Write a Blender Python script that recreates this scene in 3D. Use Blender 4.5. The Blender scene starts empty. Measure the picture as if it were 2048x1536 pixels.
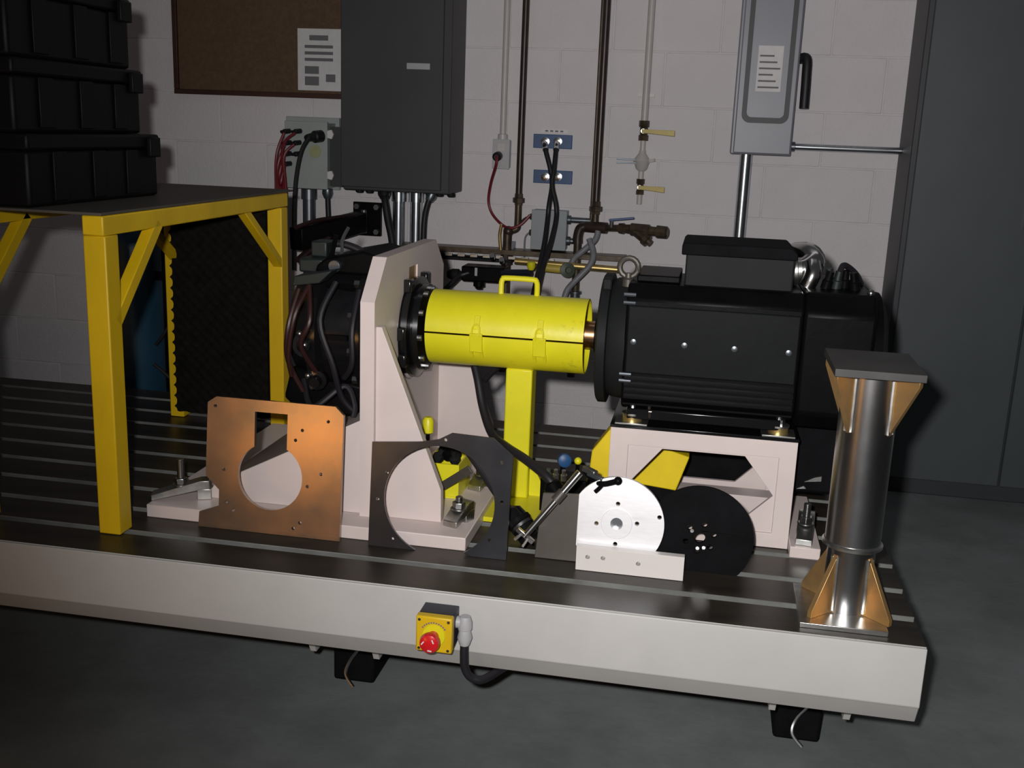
import bpy, bmesh, math, random
from mathutils import Vector, Matrix
from mathutils.geometry import tessellate_polygon

random.seed(7)
PI = math.pi
sc = bpy.context.scene
COL = sc.collection

# ------------------------------------------------------------------ camera
F = 2119.0                                     # focal length in pixels of a 2048 px wide frame
RM = Matrix(((0.9819802, -0.07909343, 0.17163658),
             (0.18522232, 0.2224974, -0.95717689),
             (0.03751771, 0.97171968, 0.23313791)))
EYE = Vector((0, 0, 1.27))
cd = bpy.data.cameras.new('camera')
cd.sensor_width = 36.0
cd.lens = F * 36.0 / 2048.0
cd.clip_start = 0.05
cam = bpy.data.objects.new('camera', cd)
cam.matrix_world = Matrix.Translation(EYE) @ RM.to_4x4()
COL.objects.link(cam)
sc.camera = cam

# ------------------------------------------------------------------ light
wd = bpy.data.worlds.new('world'); sc.world = wd; wd.use_nodes = True
bg = wd.node_tree.nodes['Background']
bg.inputs[0].default_value = (0.60, 0.60, 0.64, 1)
bg.inputs[1].default_value = 0.05


def lamp(name, kind, loc, target, energy, color, **kw):
    d = bpy.data.lights.new(name, kind)
    d.energy = energy; d.color = color
    for k, v in kw.items():
        setattr(d, k, v)
    o = bpy.data.objects.new(name, d)
    o.location = loc
    o.rotation_euler = (Vector(target) - Vector(loc)).to_track_quat('-Z', 'Y').to_euler()
    COL.objects.link(o)
    return o


# the camera's own flash, a little above and left of the lens
lamp('camera_flash', 'SPOT', (-0.07, -0.02, 1.335), (0.20, 4.26, 0.98), 222, (1.0, 0.975, 0.965),
     shadow_soft_size=0.022, spot_size=math.radians(96), spot_blend=1.0)
# added overhead fill toward the wall, no fixture seen, and an assumed, unseen warm light for orange reflections in the metal, set low left of the photographer
lamp('overhead_fill', 'AREA', (0.2, 2.9, 3.3), (0.0, 3.6, 0.8), 1.6, (1.0, 0.96, 0.95),
     shape='RECTANGLE', size=2.4, size_y=0.3)
lamp('assumed_warm_light', 'AREA', (-1.52, 0.05, 0.46), (-0.2, 2.1, 0.5), 2.2, (1.0, 0.48, 0.13),
     shape='RECTANGLE', size=0.46, size_y=0.34)

sc.view_settings.view_transform = 'Standard'
sc.view_settings.look = 'None'
sc.view_settings.gamma = 1.0
sc.view_settings.use_curve_mapping = False
sc.view_settings.exposure = 0.0


# ------------------------------------------------------------------ helpers
def W(px, py, Y):
    """the point at depth Y that is seen at photo position px, py"""
    d = RM @ Vector(((px - 1024) / F, -(py - 768) / F, -1.0))
    return EYE + d * (Y / d.y)


def wl(pts, Y):
    return [W(p[0], p[1], p[2] if len(p) > 2 else Y) for p in pts]


class MB:
    def __init__(self):
        self.v = []; self.f = []; self.mi = []; self.cur = 0

    def add(self, vs, fs):
        b = len(self.v)
        self.v += [Vector(p) for p in vs]
        for f in fs:
            self.f.append([b + i for i in f]); self.mi.append(self.cur)
        return self

    def box(self, x0, x1, y0, y1, z0, z1):
        return self.add([(x, y, z) for z in (z0, z1) for y in (y0, y1) for x in (x0, x1)],
                        [(0, 2, 3, 1), (4, 5, 7, 6), (0, 1, 5, 4), (2, 6, 7, 3), (0, 4, 6, 2), (1, 3, 7, 5)])

    def prism(self, loops, a0, a1, axis='Y'):
        """loops: outline and holes as 2D points; extruded from a0 to a1"""
        if not isinstance(loops[0][0], (tuple, list)):
            loops = [loops]
        m = {'X': lambda u, v, a: (a, u, v), 'Y': lambda u, v, a: (u, a, v), 'Z': lambda u, v, a: (u, v, a)}[axis]
        flat = [p for l in loops for p in l]
        n = len(flat)
        tris = tessellate_polygon([[Vector((p[0], p[1], 0)) for p in l] for l in loops])
        vs = [m(p[0], p[1], a0) for p in flat] + [m(p[0], p[1], a1) for p in flat]
        fs = []
        if len(loops) == 1:
            fs += [tuple(range(n)), tuple(range(2 * n - 1, n - 1, -1))]
        else:
            fs += [tuple(t) for t in tris] + [tuple(n + i for i in reversed(t)) for t in tris]
        b = 0
        for l in loops:
            k = len(l)
            for i in range(k):
                j = (i + 1) % k
                fs.append((b + i, b + j, n + b + j, n + b + i))
            b += k
        return self.add(vs, fs)

    def cyl(self, p0, p1, r0, r1=None, n=20, cap=True):
        p0, p1 = Vector(p0), Vector(p1)
        r1 = r0 if r1 is None else r1
        q = (p1 - p0).to_track_quat('Z', 'Y')
        ring = lambda c, r: [c + q @ Vector((r * math.cos(2 * PI * i / n), r * math.sin(2 * PI * i / n), 0)) for i in range(n)]
        vs = ring(p0, r0) + ring(p1, r1)
        fs = [(i, (i + 1) % n, n + (i + 1) % n, n + i) for i in range(n)]
        if cap:
            fs += [tuple(range(n - 1, -1, -1)), tuple(range(n, 2 * n))]
        return self.add(vs, fs)

    def lathe(self, p0, axis, prof, n=28):
        """prof: (distance along axis, radius)"""
        p0 = Vector(p0); q = Vector(axis).to_track_quat('Z', 'Y')
        vs = []; fs = []
        for h, r in prof:
            vs += [p0 + q @ Vector((r * math.cos(2 * PI * i / n), r * math.sin(2 * PI * i / n), h)) for i in range(n)]
        for k in range(len(prof) - 1):
            for i in range(n):
                j = (i + 1) % n
                fs.append((k * n + i, k * n + j, (k + 1) * n + j, (k + 1) * n + i))
        fs.append(tuple(range(n - 1, -1, -1)))
        b = (len(prof) - 1) * n
        fs.append(tuple(range(b, b + n)))
        return self.add(vs, fs)

    def tube(self, pts, r, n=10, sub=6, closed=False):
        pts = [Vector(p) for p in pts]
        path = []
        m = len(pts)
        if m > 2 and sub > 1:
            for i in range(m if closed else m - 1):
                g = lambda k: pts[k % m] if closed else pts[max(0, min(m - 1, k))]
                p0, p1, p2, p3 = g(i - 1), g(i), g(i + 1), g(i + 2)
                for s in range(sub):
                    t = s / sub
                    path.append(0.5 * ((2 * p1) + (-p0 + p2) * t + (2 * p0 - 5 * p1 + 4 * p2 - p3) * t * t + (-p0 + 3 * p1 - 3 * p2 + p3) * t ** 3))
            if not closed:
                path.append(pts[-1])
        else:
            path = pts
        k = len(path)
        vs = []; fs = []
        up = None
        for i, p in enumerate(path):
            if closed:
                t = path[(i + 1) % k] - path[i - 1]
            else:
                t = path[min(i + 1, k - 1)] - path[max(i - 1, 0)]
            t.normalize()
            if up is None:
                up = t.orthogonal().normalized()
            up = (up - t * up.dot(t)).normalized()
            s = t.cross(up)
            vs += [p + r * (math.cos(2 * PI * j / n) * up + math.sin(2 * PI * j / n) * s) for j in range(n)]
        for i in range(k if closed else k - 1):
            a = i * n; b = ((i + 1) % k) * n
            for j in range(n):
                l = (j + 1) % n
                fs.append((a + j, a + l, b + l, b + j))
        if not closed:
            fs.append(tuple(range(n - 1, -1, -1)))
            fs.append(tuple(range((k - 1) * n, k * n)))
        return self.add(vs, fs)

    def bar(self, p0, p1, w, h, up=(0, 0, 1)):
        """a bar of rectangular section, w across and h along up"""
        p0, p1 = Vector(p0), Vector(p1); d = (p1 - p0).normalized()
        s = d.cross(Vector(up)).normalized(); u = s.cross(d)
        vs = [p + s * (a * w / 2) + u * (b * h / 2) for p in (p0, p1) for a, b in ((-1, -1), (1, -1), (1, 1), (-1, 1))]
        return self.add(vs, [(0, 1, 2, 3), (7, 6, 5, 4), (0, 4, 5, 1), (1, 5, 6, 2), (2, 6, 7, 3), (3, 7, 4, 0)])

    def ball(self, c, r, sx=1, sy=1, sz=1, n=14):
        c = Vector(c)
        prof = [(-math.cos(PI * i / 8) * r, max(1e-4, math.sin(PI * i / 8) * r)) for i in range(9)]
        b = len(self.v)
        self.lathe((0, 0, 0), (0, 0, 1), prof, n)
        for i in range(b, len(self.v)):
            p = self.v[i]; self.v[i] = c + Vector((p.x * sx, p.y * sy, p.z * sz))
        return self

    def xf(self, m):
        self.v = [m @ p for p in self.v]
        return self


def build(name, mb, mat, parent=None, bevel=0.0, seg=2, smooth=35):
    me = bpy.data.meshes.new(name)
    lo = Vector((min(p.x for p in mb.v), min(p.y for p in mb.v), min(p.z for p in mb.v)))
    hi = Vector((max(p.x for p in mb.v), max(p.y for p in mb.v), max(p.z for p in mb.v)))
    o = Vector(((lo.x + hi.x) / 2, (lo.y + hi.y) / 2, lo.z))
    me.from_pydata([p - o for p in mb.v], [], mb.f)
    mats = mat if isinstance(mat, (list, tuple)) else [mat]
    for m in mats:
        me.materials.append(m)
    me.polygons.foreach_set('material_index', mb.mi)
    bm = bmesh.new(); bm.from_mesh(me)
    bmesh.ops.recalc_face_normals(bm, faces=bm.faces)
    bm.to_mesh(me); bm.free()
    me.polygons.foreach_set('use_smooth', [True] * len(me.polygons))
    me.set_sharp_from_angle(angle=math.radians(smooth))
    ob = bpy.data.objects.new(name, me)
    ob.location = o
    COL.objects.link(ob)
    if parent is not None:
        ob.parent = parent
        off = Vector((0, 0, 0)); q = parent
        while q is not None:
            off += q.location if q.parent is None else Vector((0, 0, 0))
            q = q.parent
        if parent.parent is None:
            ob.matrix_parent_inverse = Matrix.Translation(-parent.location)
        else:                                   # sub-part: part origin is already world placed
            ob.matrix_parent_inverse = Matrix.Translation(-parent.location)
    if bevel:
        b = ob.modifiers.new('bevel', 'BEVEL')
        b.width = bevel; b.segments = seg; b.limit_method = 'ANGLE'; b.angle_limit = math.radians(40)
        b.harden_normals = False
    return ob


def thing(name, label, cat, loc, group=None):
    o = bpy.data.objects.new(name, None)
    o.location = loc; o.empty_display_size = 0.05
    COL.objects.link(o)
    return tag(o, label, cat, group)


def tag(o, label, cat, group=None):
    o['label'] = label; o['category'] = cat
    if group:
        o['group'] = group
    return o


def struct(o, label=None):
    o['kind'] = 'structure'
    if label:
        o['label'] = label
    return o


def circ(cx, cy, r, n=32, a0=0.0, a1=2 * PI):
    full = abs(a1 - a0 - 2 * PI) < 1e-6
    k = n if full else n + 1
    return [(cx + r * math.cos(a0 + (a1 - a0) * i / n), cy + r * math.sin(a0 + (a1 - a0) * i / n)) for i in range(k)]


def hexa(p0, p1, r):
    return MB().cyl(p0, p1, r, n=6)


# ------------------------------------------------------------------ materials
def mat(name, col, rough=0.5, metal=0.0, var=0.0, scale=8.0, col2=None, bump=0.0, bscale=60.0, stretch=None, coat=0.0, spec=0.5, rvar=0.0, scuff=None):
    m = bpy.data.materials.new(name); m.use_nodes = True
    nt = m.node_tree; b = nt.nodes['Principled BSDF']
    b.inputs['Base Color'].default_value = (*col, 1)
    b.inputs['Roughness'].default_value = rough
    b.inputs['Metallic'].default_value = metal
    b.inputs['Specular IOR Level'].default_value = spec
    if coat:
        b.inputs['Coat Weight'].default_value = coat
        b.inputs['Coat Roughness'].default_value = 0.12
    tc = nt.nodes.new('ShaderNodeTexCoord')
    mp = nt.nodes.new('ShaderNodeMapping')
    if stretch:
        mp.inputs['Scale'].default_value = stretch
    nt.links.new(tc.outputs['Object'], mp.inputs['Vector'])
    if var or col2:
        nz = nt.nodes.new('ShaderNodeTexNoise')
        nz.inputs['Scale'].default_value = scale; nz.inputs['Detail'].default_value = 6; nz.inputs['Roughness'].default_value = 0.6
        nt.links.new(mp.outputs[0], nz.inputs['Vector'])
        rp = nt.nodes.new('ShaderNodeValToRGB')
        c2 = col2 if col2 else tuple(max(0, c * (1 - var)) for c in col)
        c1 = col if col2 else tuple(min(1, c * (1 + var)) for c in col)
        rp.color_ramp.elements[0].position = 0.36; rp.color_ramp.elements[0].color = (*c2, 1)
        rp.color_ramp.elements[1].position = 0.64; rp.color_ramp.elements[1].color = (*c1, 1)
        nt.links.new(nz.outputs['Fac'], rp.inputs['Fac'])
        nt.links.new(rp.outputs['Color'], b.inputs['Base Color'])
        if rvar:
            mr = nt.nodes.new('ShaderNodeMapRange')
            mr.inputs[3].default_value = max(0.02, rough - rvar); mr.inputs[4].default_value = min(1, rough + rvar)
            nt.links.new(nz.outputs['Fac'], mr.inputs[0]); nt.links.new(mr.outputs[0], b.inputs['Roughness'])
    if scuff:
        n3 = nt.nodes.new('ShaderNodeTexNoise'); n3.inputs['Scale'].default_value = scuff[1]; n3.inputs['Detail'].default_value = 8
        n3.inputs['Roughness'].default_value = 0.7
        nt.links.new(mp.outputs[0], n3.inputs['Vector'])
        r3 = nt.nodes.new('ShaderNodeMapRange'); r3.inputs[1].default_value = scuff[2]; r3.inputs[2].default_value = scuff[2] + 0.08; r3.inputs[4].default_value = 0.6
        nt.links.new(n3.outputs['Fac'], r3.inputs[0])
        mx = nt.nodes.new('ShaderNodeMix'); mx.data_type = 'RGBA'
        mx.inputs['B'].default_value = (*scuff[0], 1)
        src = b.inputs['Base Color'].links[0].from_socket if b.inputs['Base Color'].is_linked else None
        if src:
            nt.links.new(src, mx.inputs['A'])
        nt.links.new(r3.outputs[0], mx.inputs['Factor']); nt.links.new(mx.outputs['Result'], b.inputs['Base Color'])
    if bump:
        n2 = nt.nodes.new('ShaderNodeTexNoise'); n2.inputs['Scale'].default_value = bscale; n2.inputs['Detail'].default_value = 4
        nt.links.new(mp.outputs[0], n2.inputs['Vector'])
        bp = nt.nodes.new('ShaderNodeBump'); bp.inputs['Strength'].default_value = bump; bp.inputs['Distance'].default_value = 0.004
        nt.links.new(n2.outputs['Fac'], bp.inputs['Height']); nt.links.new(bp.outputs[0], b.inputs['Normal'])
    return m


M = {}
M['wall'] = mat('painted_block', (0.70, 0.665, 0.675), 0.75, var=0.04, scale=3, bump=0.5, bscale=90)
M['mortar'] = mat('painted_mortar', (0.69, 0.655, 0.665), 0.85, var=0.06, scale=10)
M['floor'] = mat('painted_concrete', (0.22, 0.24, 0.245), 0.55, col2=(0.15, 0.165, 0.165), scale=3.2, bump=0.2, bscale=40)
M['cream'] = mat('cream_enamel', (0.655, 0.565, 0.54), 0.42, var=0.04, scale=5, bump=0.08, bscale=30)
M['benchpaint'] = mat('pale_grey_enamel', (0.50, 0.494, 0.476), 0.45, var=0.04, scale=5, bump=0.08, bscale=30)
M['oily'] = mat('oiled_iron', (0.038, 0.031, 0.024), 0.38, spec=0.35, col2=(0.020, 0.017, 0.014), scale=6, stretch=(0.6, 3, 1), bump=0.06, bscale=80)
M['slot'] = mat('machined_slot', (0.20, 0.205, 0.195), 0.45, metal=0.3, var=0.25, scale=9, stretch=(0.8, 1, 1))
M['slotbed'] = mat('slot_bed', (0.012, 0.012, 0.013), 0.6)
M['yellow'] = mat('safety_yellow', (0.72, 0.665, 0.014), 0.38, var=0.05, scale=7, scuff=((0.22, 0.19, 0.02), 9.0, 0.63), bump=0.1, bscale=45)
M['amber'] = mat('warm_yellow', (0.78, 0.585, 0.014), 0.4, var=0.06, scale=12, bump=0.1, bscale=45)
M['yellowold'] = mat('amber_yellow', (0.68, 0.445, 0.006), 0.45, var=0.10, scale=6, stretch=(1, 1, 0.4), bump=0.1, bscale=45)
M['black'] = mat('black_enamel', (0.0035, 0.0035, 0.004), 0.4, var=0.2, scale=10, spec=0.07, bump=0.08, bscale=50)
M['blackgloss'] = mat('gloss_black', (0.006, 0.006, 0.007), 0.2, coat=0.2)
M['blackmatt'] = mat('matt_black', (0.006, 0.006, 0.007), 0.7, spec=0.05, var=0.2, scale=14)
M['rubber'] = mat('black_rubber', (0.011, 0.010, 0.013), 0.5)
M['charcoal'] = mat('charcoal_paint', (0.014, 0.015, 0.016), 0.55, spec=0.1, var=0.12, scale=8, bump=0.05, bscale=60)
M['motorside'] = mat('motor_cover', (0.0085, 0.0095, 0.010), 0.5, var=0.12, scale=8, spec=0.08, bump=0.06, bscale=60)
M['cabinet'] = mat('dark_grey_enamel', (0.062, 0.062, 0.066), 0.5, spec=0.25, var=0.06, scale=4)
M['slate'] = mat('slate_enamel', (0.060, 0.071, 0.077), 0.5, var=0.06, scale=4)
M['slatedark'] = mat('slate_enamel_edge', (0.034, 0.037, 0.043), 0.5, var=0.06, scale=4)
M['greygreen'] = mat('grey_green_enamel', (0.36, 0.40, 0.38), 0.45, var=0.05, scale=6)
M['jgrey'] = mat('junction_grey', (0.27, 0.30, 0.32), 0.5, var=0.05, scale=6)
M['discgrey'] = mat('disconnect_grey', (0.23, 0.235, 0.275), 0.4, var=0.05, scale=6)
M['galv'] = mat('galvanised_conduit', (0.56, 0.59, 0.62), 0.26, metal=1.0, var=0.08, scale=30)
M['galvdark'] = mat('dull_conduit', (0.16, 0.18, 0.20), 0.35, metal=0.8, var=0.1, scale=20)
M['chrome'] = mat('bright_steel', (0.74, 0.73, 0.72), 0.2, metal=1.0, var=0.05, scale=20)
M['zinc'] = mat('zinc_plate', (0.55, 0.55, 0.53), 0.34, metal=1.0, var=0.15, scale=30)
M['bolt'] = mat('bolt_steel', (0.40, 0.40, 0.40), 0.3, metal=1.0)
M['alu'] = mat('machined_aluminium', (0.92, 0.92, 0.94), 0.42, metal=0.7, var=0.03, scale=40, stretch=(1, 1, 6))
M['nylon'] = mat('white_nylon', (0.68, 0.64, 0.615), 0.4, var=0.03, scale=6)
M['reflectsteel'] = mat('steel_with_painted_reflection', (0.50, 0.34, 0.23), 0.24, metal=0.85, col2=(0.27, 0.235, 0.215), scale=5.5, bump=0.04, bscale=14, rvar=0.06)  # bare steel; its orange reflection is painted in as orange and grey noise
M['steelbrown'] = mat('brown_steel', (0.085, 0.076, 0.065), 0.45, metal=0.4, var=0.12, scale=8)
M['darksteel'] = mat('blued_steel', (0.10, 0.105, 0.12), 0.27, metal=0.85, var=0.2, scale=7)
M['column'] = mat('chromated_tube', (0.44, 0.45, 0.47), 0.30, metal=1.0, col2=(0.32, 0.31, 0.30), scale=5, stretch=(1, 1, 0.5), rvar=0.06)
M['gusset'] = mat('own_and_reflected_orange', (0.62, 0.36, 0.12), 0.36, metal=0.75, col2=(0.40, 0.26, 0.13), scale=9)  # orange reflection painted into the column gussets; the adapter plate's own orange
M['topplate'] = mat('mill_scale', (0.060, 0.060, 0.058), 0.5, metal=0.4, var=0.15, scale=9)
M['bronze'] = mat('bronze_shaft', (0.62, 0.36, 0.19), 0.26, metal=1.0)
M['brass'] = mat('brass', (0.62, 0.46, 0.18), 0.35, metal=0.9, var=0.15, scale=20)
M['pipe'] = mat('black_iron_pipe', (0.035, 0.022, 0.018), 0.35, var=0.25, scale=20)
M['rustpipe'] = mat('brown_iron_pipe', (0.075, 0.055, 0.035), 0.4, metal=0.4, var=0.35, scale=25)
M['whitepipe'] = mat('white_painted_pipe', (0.52, 0.49, 0.47), 0.4, var=0.05, scale=10)
M['blue'] = mat('blue_plate', (0.014, 0.07, 0.19), 0.45, var=0.1, scale=12)
M['darkblue'] = mat('dark_blue_cylinder', (0.016, 0.060, 0.105), 0.4, var=0.15, scale=6)
M['bluehandle'] = mat('blue_vinyl', (0.05, 0.10, 0.26), 0.4)
M['yellowhandle'] = mat('yellow_vinyl', (0.50, 0.38, 0.06), 0.45, var=0.1, scale=20)
M['red'] = mat('red_button', (0.62, 0.012, 0.016), 0.25, coat=0.3)
M['redcable'] = mat('red_cable', (0.16, 0.010, 0.018), 0.45)
M['navy'] = mat('navy_plastic', (0.014, 0.015, 0.03), 0.45)
M['greyplastic'] = mat('grey_plastic', (0.42, 0.42, 0.43), 0.45, var=0.05, scale=30)
M['white'] = mat('white_label', (0.72, 0.70, 0.70), 0.6, var=0.04, scale=40)
M['print'] = mat('grey_print', (0.16, 0.16, 0.17), 0.7)
M['sticker'] = mat('faded_sticker', (0.36, 0.37, 0.20), 0.6, var=0.1, scale=40)
M['cork'] = mat('brown_cork', (0.13, 0.075, 0.04), 0.8, col2=(0.10, 0.058, 0.03), scale=60)
M['wood'] = mat('dark_wood', (0.050, 0.018, 0.010), 0.5, var=0.2, scale=10, stretch=(0.3, 2, 2))
M['sheet'] = mat('brown_sheet', (0.070, 0.060, 0.048), 0.6, var=0.12, scale=5)
M['foam'] = mat('black_foam', (0.0085, 0.008, 0.0075), 0.9, spec=0.05, var=0.2, scale=40)
M['case'] = mat('black_case_plastic', (0.004, 0.004, 0.0045), 0.5, spec=0.15)
M['maroon'] = mat('maroon_hose', (0.028, 0.009, 0.008), 0.45)
M['darkgreen'] = mat('dark_green_casting', (0.009, 0.015, 0.014), 0.5)
M['hose'] = mat('grey_flex_conduit', (0.20, 0.20, 0.215), 0.45, var=0.1, scale=40)
M['olive'] = mat('olive_valve', (0.055, 0.070, 0.050), 0.5)

ZB = 0.384                                     # top of the bed plate
WALL = 4.26                                    # face of the back wall
AY, AZ = 2.45, 0.803                           # the shaft's axis

# ------------------------------------------------------------------ room
struct(build('floor', MB().box(-5, 5, -4, 4.5, -0.1, 0), M['floor']), 'grey painted concrete floor, stained and scuffed')
wall = struct(build('wall_back', MB().box(-4.2, 3.2, WALL + 0.002, WALL + 0.2, 0, 3.6), M['mortar']), 'painted concrete block wall behind the bench')
CH, CL, J = 0.2032, 0.4064, 0.005
bx_full = MB().box(-(CL - J) / 2, (CL - J) / 2, 0, 0.06, 0, CH - J)
bmesh_block = None
for r in range(0, 12):
    z0 = -0.045 + r * CH
    off = (-2.046 + (0 if r % 2 == 0 else CL / 2))
    for k in range(-6, 14):
        xc = off + (k + 0.5) * CL
        if xc < -3.6 or xc > 1.6 or z0 > 2.0:
            continue
        lo = max(z0 + J / 2, 0.001)
        if bmesh_block is None or lo < z0 + J / 2 - 1e-6 or lo > z0 + J / 2 + 1e-6:
            mb = MB().box(xc - (CL - J) / 2, xc + (CL - J) / 2, WALL, WALL + 0.05, lo, z0 + CH - J / 2)
            b = build('block', mb, M['wall'], wall, bevel=0.002, seg=1)
            if lo == z0 + J / 2:
                bmesh_block = b
        else:
            b = bmesh_block.copy(); COL.objects.link(b)
            b.location = (xc, WALL + 0.025, lo); b.parent = wall
            b.matrix_parent_inverse = Matrix.Translation(-wall.location)

# tall grey cabinet against the wall at the right
t = thing('tall_cabinet', 'tall slate grey metal cabinet against the wall at the right end', 'cabinet', (1.1, 4.12, 0))
build('body', MB().box(0.672, 1.55, 3.995, WALL - 0.002, 0.0, 2.4), M['slatedark'], t, bevel=0.004)
dd = build('door', MB().box(0.69, 1.115, 3.98, 3.995, 0.06, 2.38), M['slate'], t, bevel=0.004)
build('door', MB().box(1.121, 1.535, 3.98, 3.995, 0.06, 2.38), M['slate'], t, bevel=0.004)
build('handle', MB().box(1.07, 1.09, 3.955, 3.98, 1.0, 1.14), M['bolt'], dd, bevel=0.004)

# ------------------------------------------------------------------ bed plate (slotted bench)
t = thing('slotted_test_bench', 'long pale grey slotted bed plate bench with dark oiled T-slot top', 'test bench', (-1.3, 2.5, 0))
XR, XL = 0.448, -3.1
S0, SP, SW = 1.992, 0.1315, 0.022
edges = [1.876]
for k in range(9):
    edges += [S0 + SP * k - SW / 2, S0 + SP * k + SW / 2]
edges.append(3.145)
for k in range(0, len(edges), 2):
    y0, y1 = edges[k], edges[k + 1]
    mb = MB()
    mb.cur = 0
    mb.add([(XL, y0, ZB), (XR, y0, ZB), (XR, y1, ZB), (XL, y1, ZB), (XL, y0, ZB - 0.04), (XR, y0, ZB - 0.04), (XR, y1, ZB - 0.04), (XL, y1, ZB - 0.04)], [])
    mb.f = [[0, 1, 2, 3], [4, 7, 6, 5], [0, 4, 5, 1], [2, 6, 7, 3], [1, 5, 6, 2], [0, 3, 7, 4]]
    mb.mi = [0, 0, 1 if k else 2, 1, 0, 0]
    build('slotted_rail', mb, [M['oily'], M['slot'], M['benchpaint']], t, bevel=0.0012, seg=1)
build('slot_bed', MB().box(XL, XR - 0.004, 1.90, 3.12, ZB - 0.075, ZB - 0.040), M['slotbed'], t)
build('front_beam', MB().prism([(1.868, ZB - 0.0006), (1.868, 0.266), (1.8715, 0.262), (1.887, 0.228), (1.890, 0.225), (1.99, 0.224), (1.99, ZB - 0.0405), (1.8757, ZB - 0.0405), (1.8757, ZB - 0.0006)], XL, XR, 'X'), M['benchpaint'], t, bevel=0.002)
build('end_beam', MB().box(XR - 0.03, XR, 1.992, 3.145, 0.226, ZB - 0.041), M['benchpaint'], t, bevel=0.002)
build('rear_beam', MB().box(XL, XR - 0.031, 3.05, 3.145, 0.226, ZB - 0.076), M['benchpaint'], t, bevel=0.002)
for x in (-0.775, -0.632, 0.20, 0.345):
    build('foot_tab', MB().prism([(1.96, 0.2245), (2.10, 0.2245), (2.07, 0.15), (2.0, 0.15)], x - 0.007, x + 0.007, 'X'), M['benchpaint'], t, bevel=0.001)
# two feet under the front beam
for x, lab in ((-0.735, 'black levelling foot with shiny bolt under the front beam, below the stop box'), (0.272, 'black levelling foot under the right end of the bench')):
    f = thing('levelling_foot', lab, 'machine foot', (x, 2.215, 0), 'levelling feet of the bench')
    build('rubber_block', MB().box(x - 0.05, x + 0.05, 2.15, 2.28, 0.0, 0.095), M['blackmatt'], f, bevel=0.008)
    build('top_plate', MB().box(x - 0.045, x + 0.045, 2.16, 2.27, 0.096, 0.125), M['blackmatt'], f, bevel=0.004)
    build('bolt', MB().cyl((x, 2.215, 0.125), (x, 2.215, 0.308), 0.012), M['bolt'], f)
    build('wire', MB().tube([(x + 0.035, 2.142, 0.135), (x + 0.02, 2.137, 0.10), (x - 0.005, 2.14, 0.06), (x - 0.012, 2.13, 0.03), (x + 0.01, 2.12, 0.005)], 0.004, n=6), M['bolt'], f)

# ------------------------------------------------------------------ cream mounting bracket
t = thing('mounting_bracket', 'cream welded angle bracket with tall upright plate bolted to the bench', 'bracket', (-0.75, 2.45, ZB))
build('base_plate', MB().box(-1.205, -0.462, 2.085, 2.80, ZB, ZB + 0.03), M['cream'], t, bevel=0.002)
hole = circ(AY, AZ - 0.01, 0.125, 40, PI / 2 + 0.30, PI / 2 - 0.30 + 2 * PI)
key = hole + [(AY + 0.037, 0.945), (AY - 0.037, 0.945)]
build('face_plate', MB().prism([[(2.15, ZB + 0.03), (2.15, 0.90), (2.235, 0.988), (2.66, 0.988), (2.745, 0.915), (2.745, ZB + 0.03)], key], -0.722, -0.690, 'X'), M['cream'], t)
build('adapter_plate', MB().box(-0.716, -0.6935, AY - 0.0363, AY + 0.0363, 0.9115, 0.9445), M['gusset'], t)
for y0 in (2.16, 2.715):
    build('gusset', MB().prism([(-0.69, ZB + 0.03), (-0.69, 0.846), (-0.677, 0.846), (-0.538, 0.49), (-0.536, ZB + 0.03)], y0, y0 + 0.024, 'Y'), M['cream'], t, bevel=0.0015)
build('rear_brace', MB().prism([(-0.722, ZB + 0.03), (-0.722, 0.634), (-1.075, 0.452), (-1.10, ZB + 0.03)], 2.165, 2.72, 'Y'), M['cream'], t, bevel=0.002)


def clamp(x, y, z, ang, lab, h=0.05, L=0.13, grp='hold-down clamps on the bracket and pedestal feet'):
    c = thing('hold_down_clamp', lab, 'clamp', (x, y, z), grp)
    m = Matrix.Translation((x, y, z)) @ Matrix.Rotation(ang, 4, 'Z')
    P = lambda nm, mb, mt, par=None: build(nm, mb.xf(m), mt, par or c, bevel=0.0015)
    P('clamp_bar', MB().prism([(-L / 2, 0.0), (L / 2 - 0.012, 0.026), (L / 2, 0.026), (L / 2, 0.046), (L / 2 - 0.02, 0.046), (-L / 2, 0.014)], -0.018, 0.018, 'Y'), M['zinc'])
    P('step_block', MB().box(L / 2 - 0.028, L / 2 + 0.004, -0.016, 0.016, 0.0, 0.0255), M['zinc'])
    P('washer', MB().cyl((0, 0, 0.032), (0, 0, 0.036), 0.019), M['bolt'])
    P('nut', MB().cyl((0, 0, 0.036), (0, 0, 0.05), 0.015, n=6), M['bolt'])
    P('stud', MB().cyl((0, 0, 0.05), (0, 0, 0.05 + h), 0.008), M['bolt'])
    return c


clamp(-1.150, 2.145, ZB + 0.0302, 0.35, 'zinc hold-down clamp with tall stud, nearest the left end of the bracket base', 0.045)
clamp(-1.155, 2.36, ZB + 0.0302, 1.75, 'zinc hold-down clamp behind the keyhole plate, further back on the bracket base', 0.05)
clamp(-0.498, 2.17, ZB + 0.0302, 1.2, 'small zinc clamp on the bracket base, seen through the black plate opening', 0.012, 0.07)
clamp(-0.50, 2.42, ZB + 0.0302, 1.2, 'small dark clamp on the bracket base behind the black plate', 0.012, 0.07)

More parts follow.
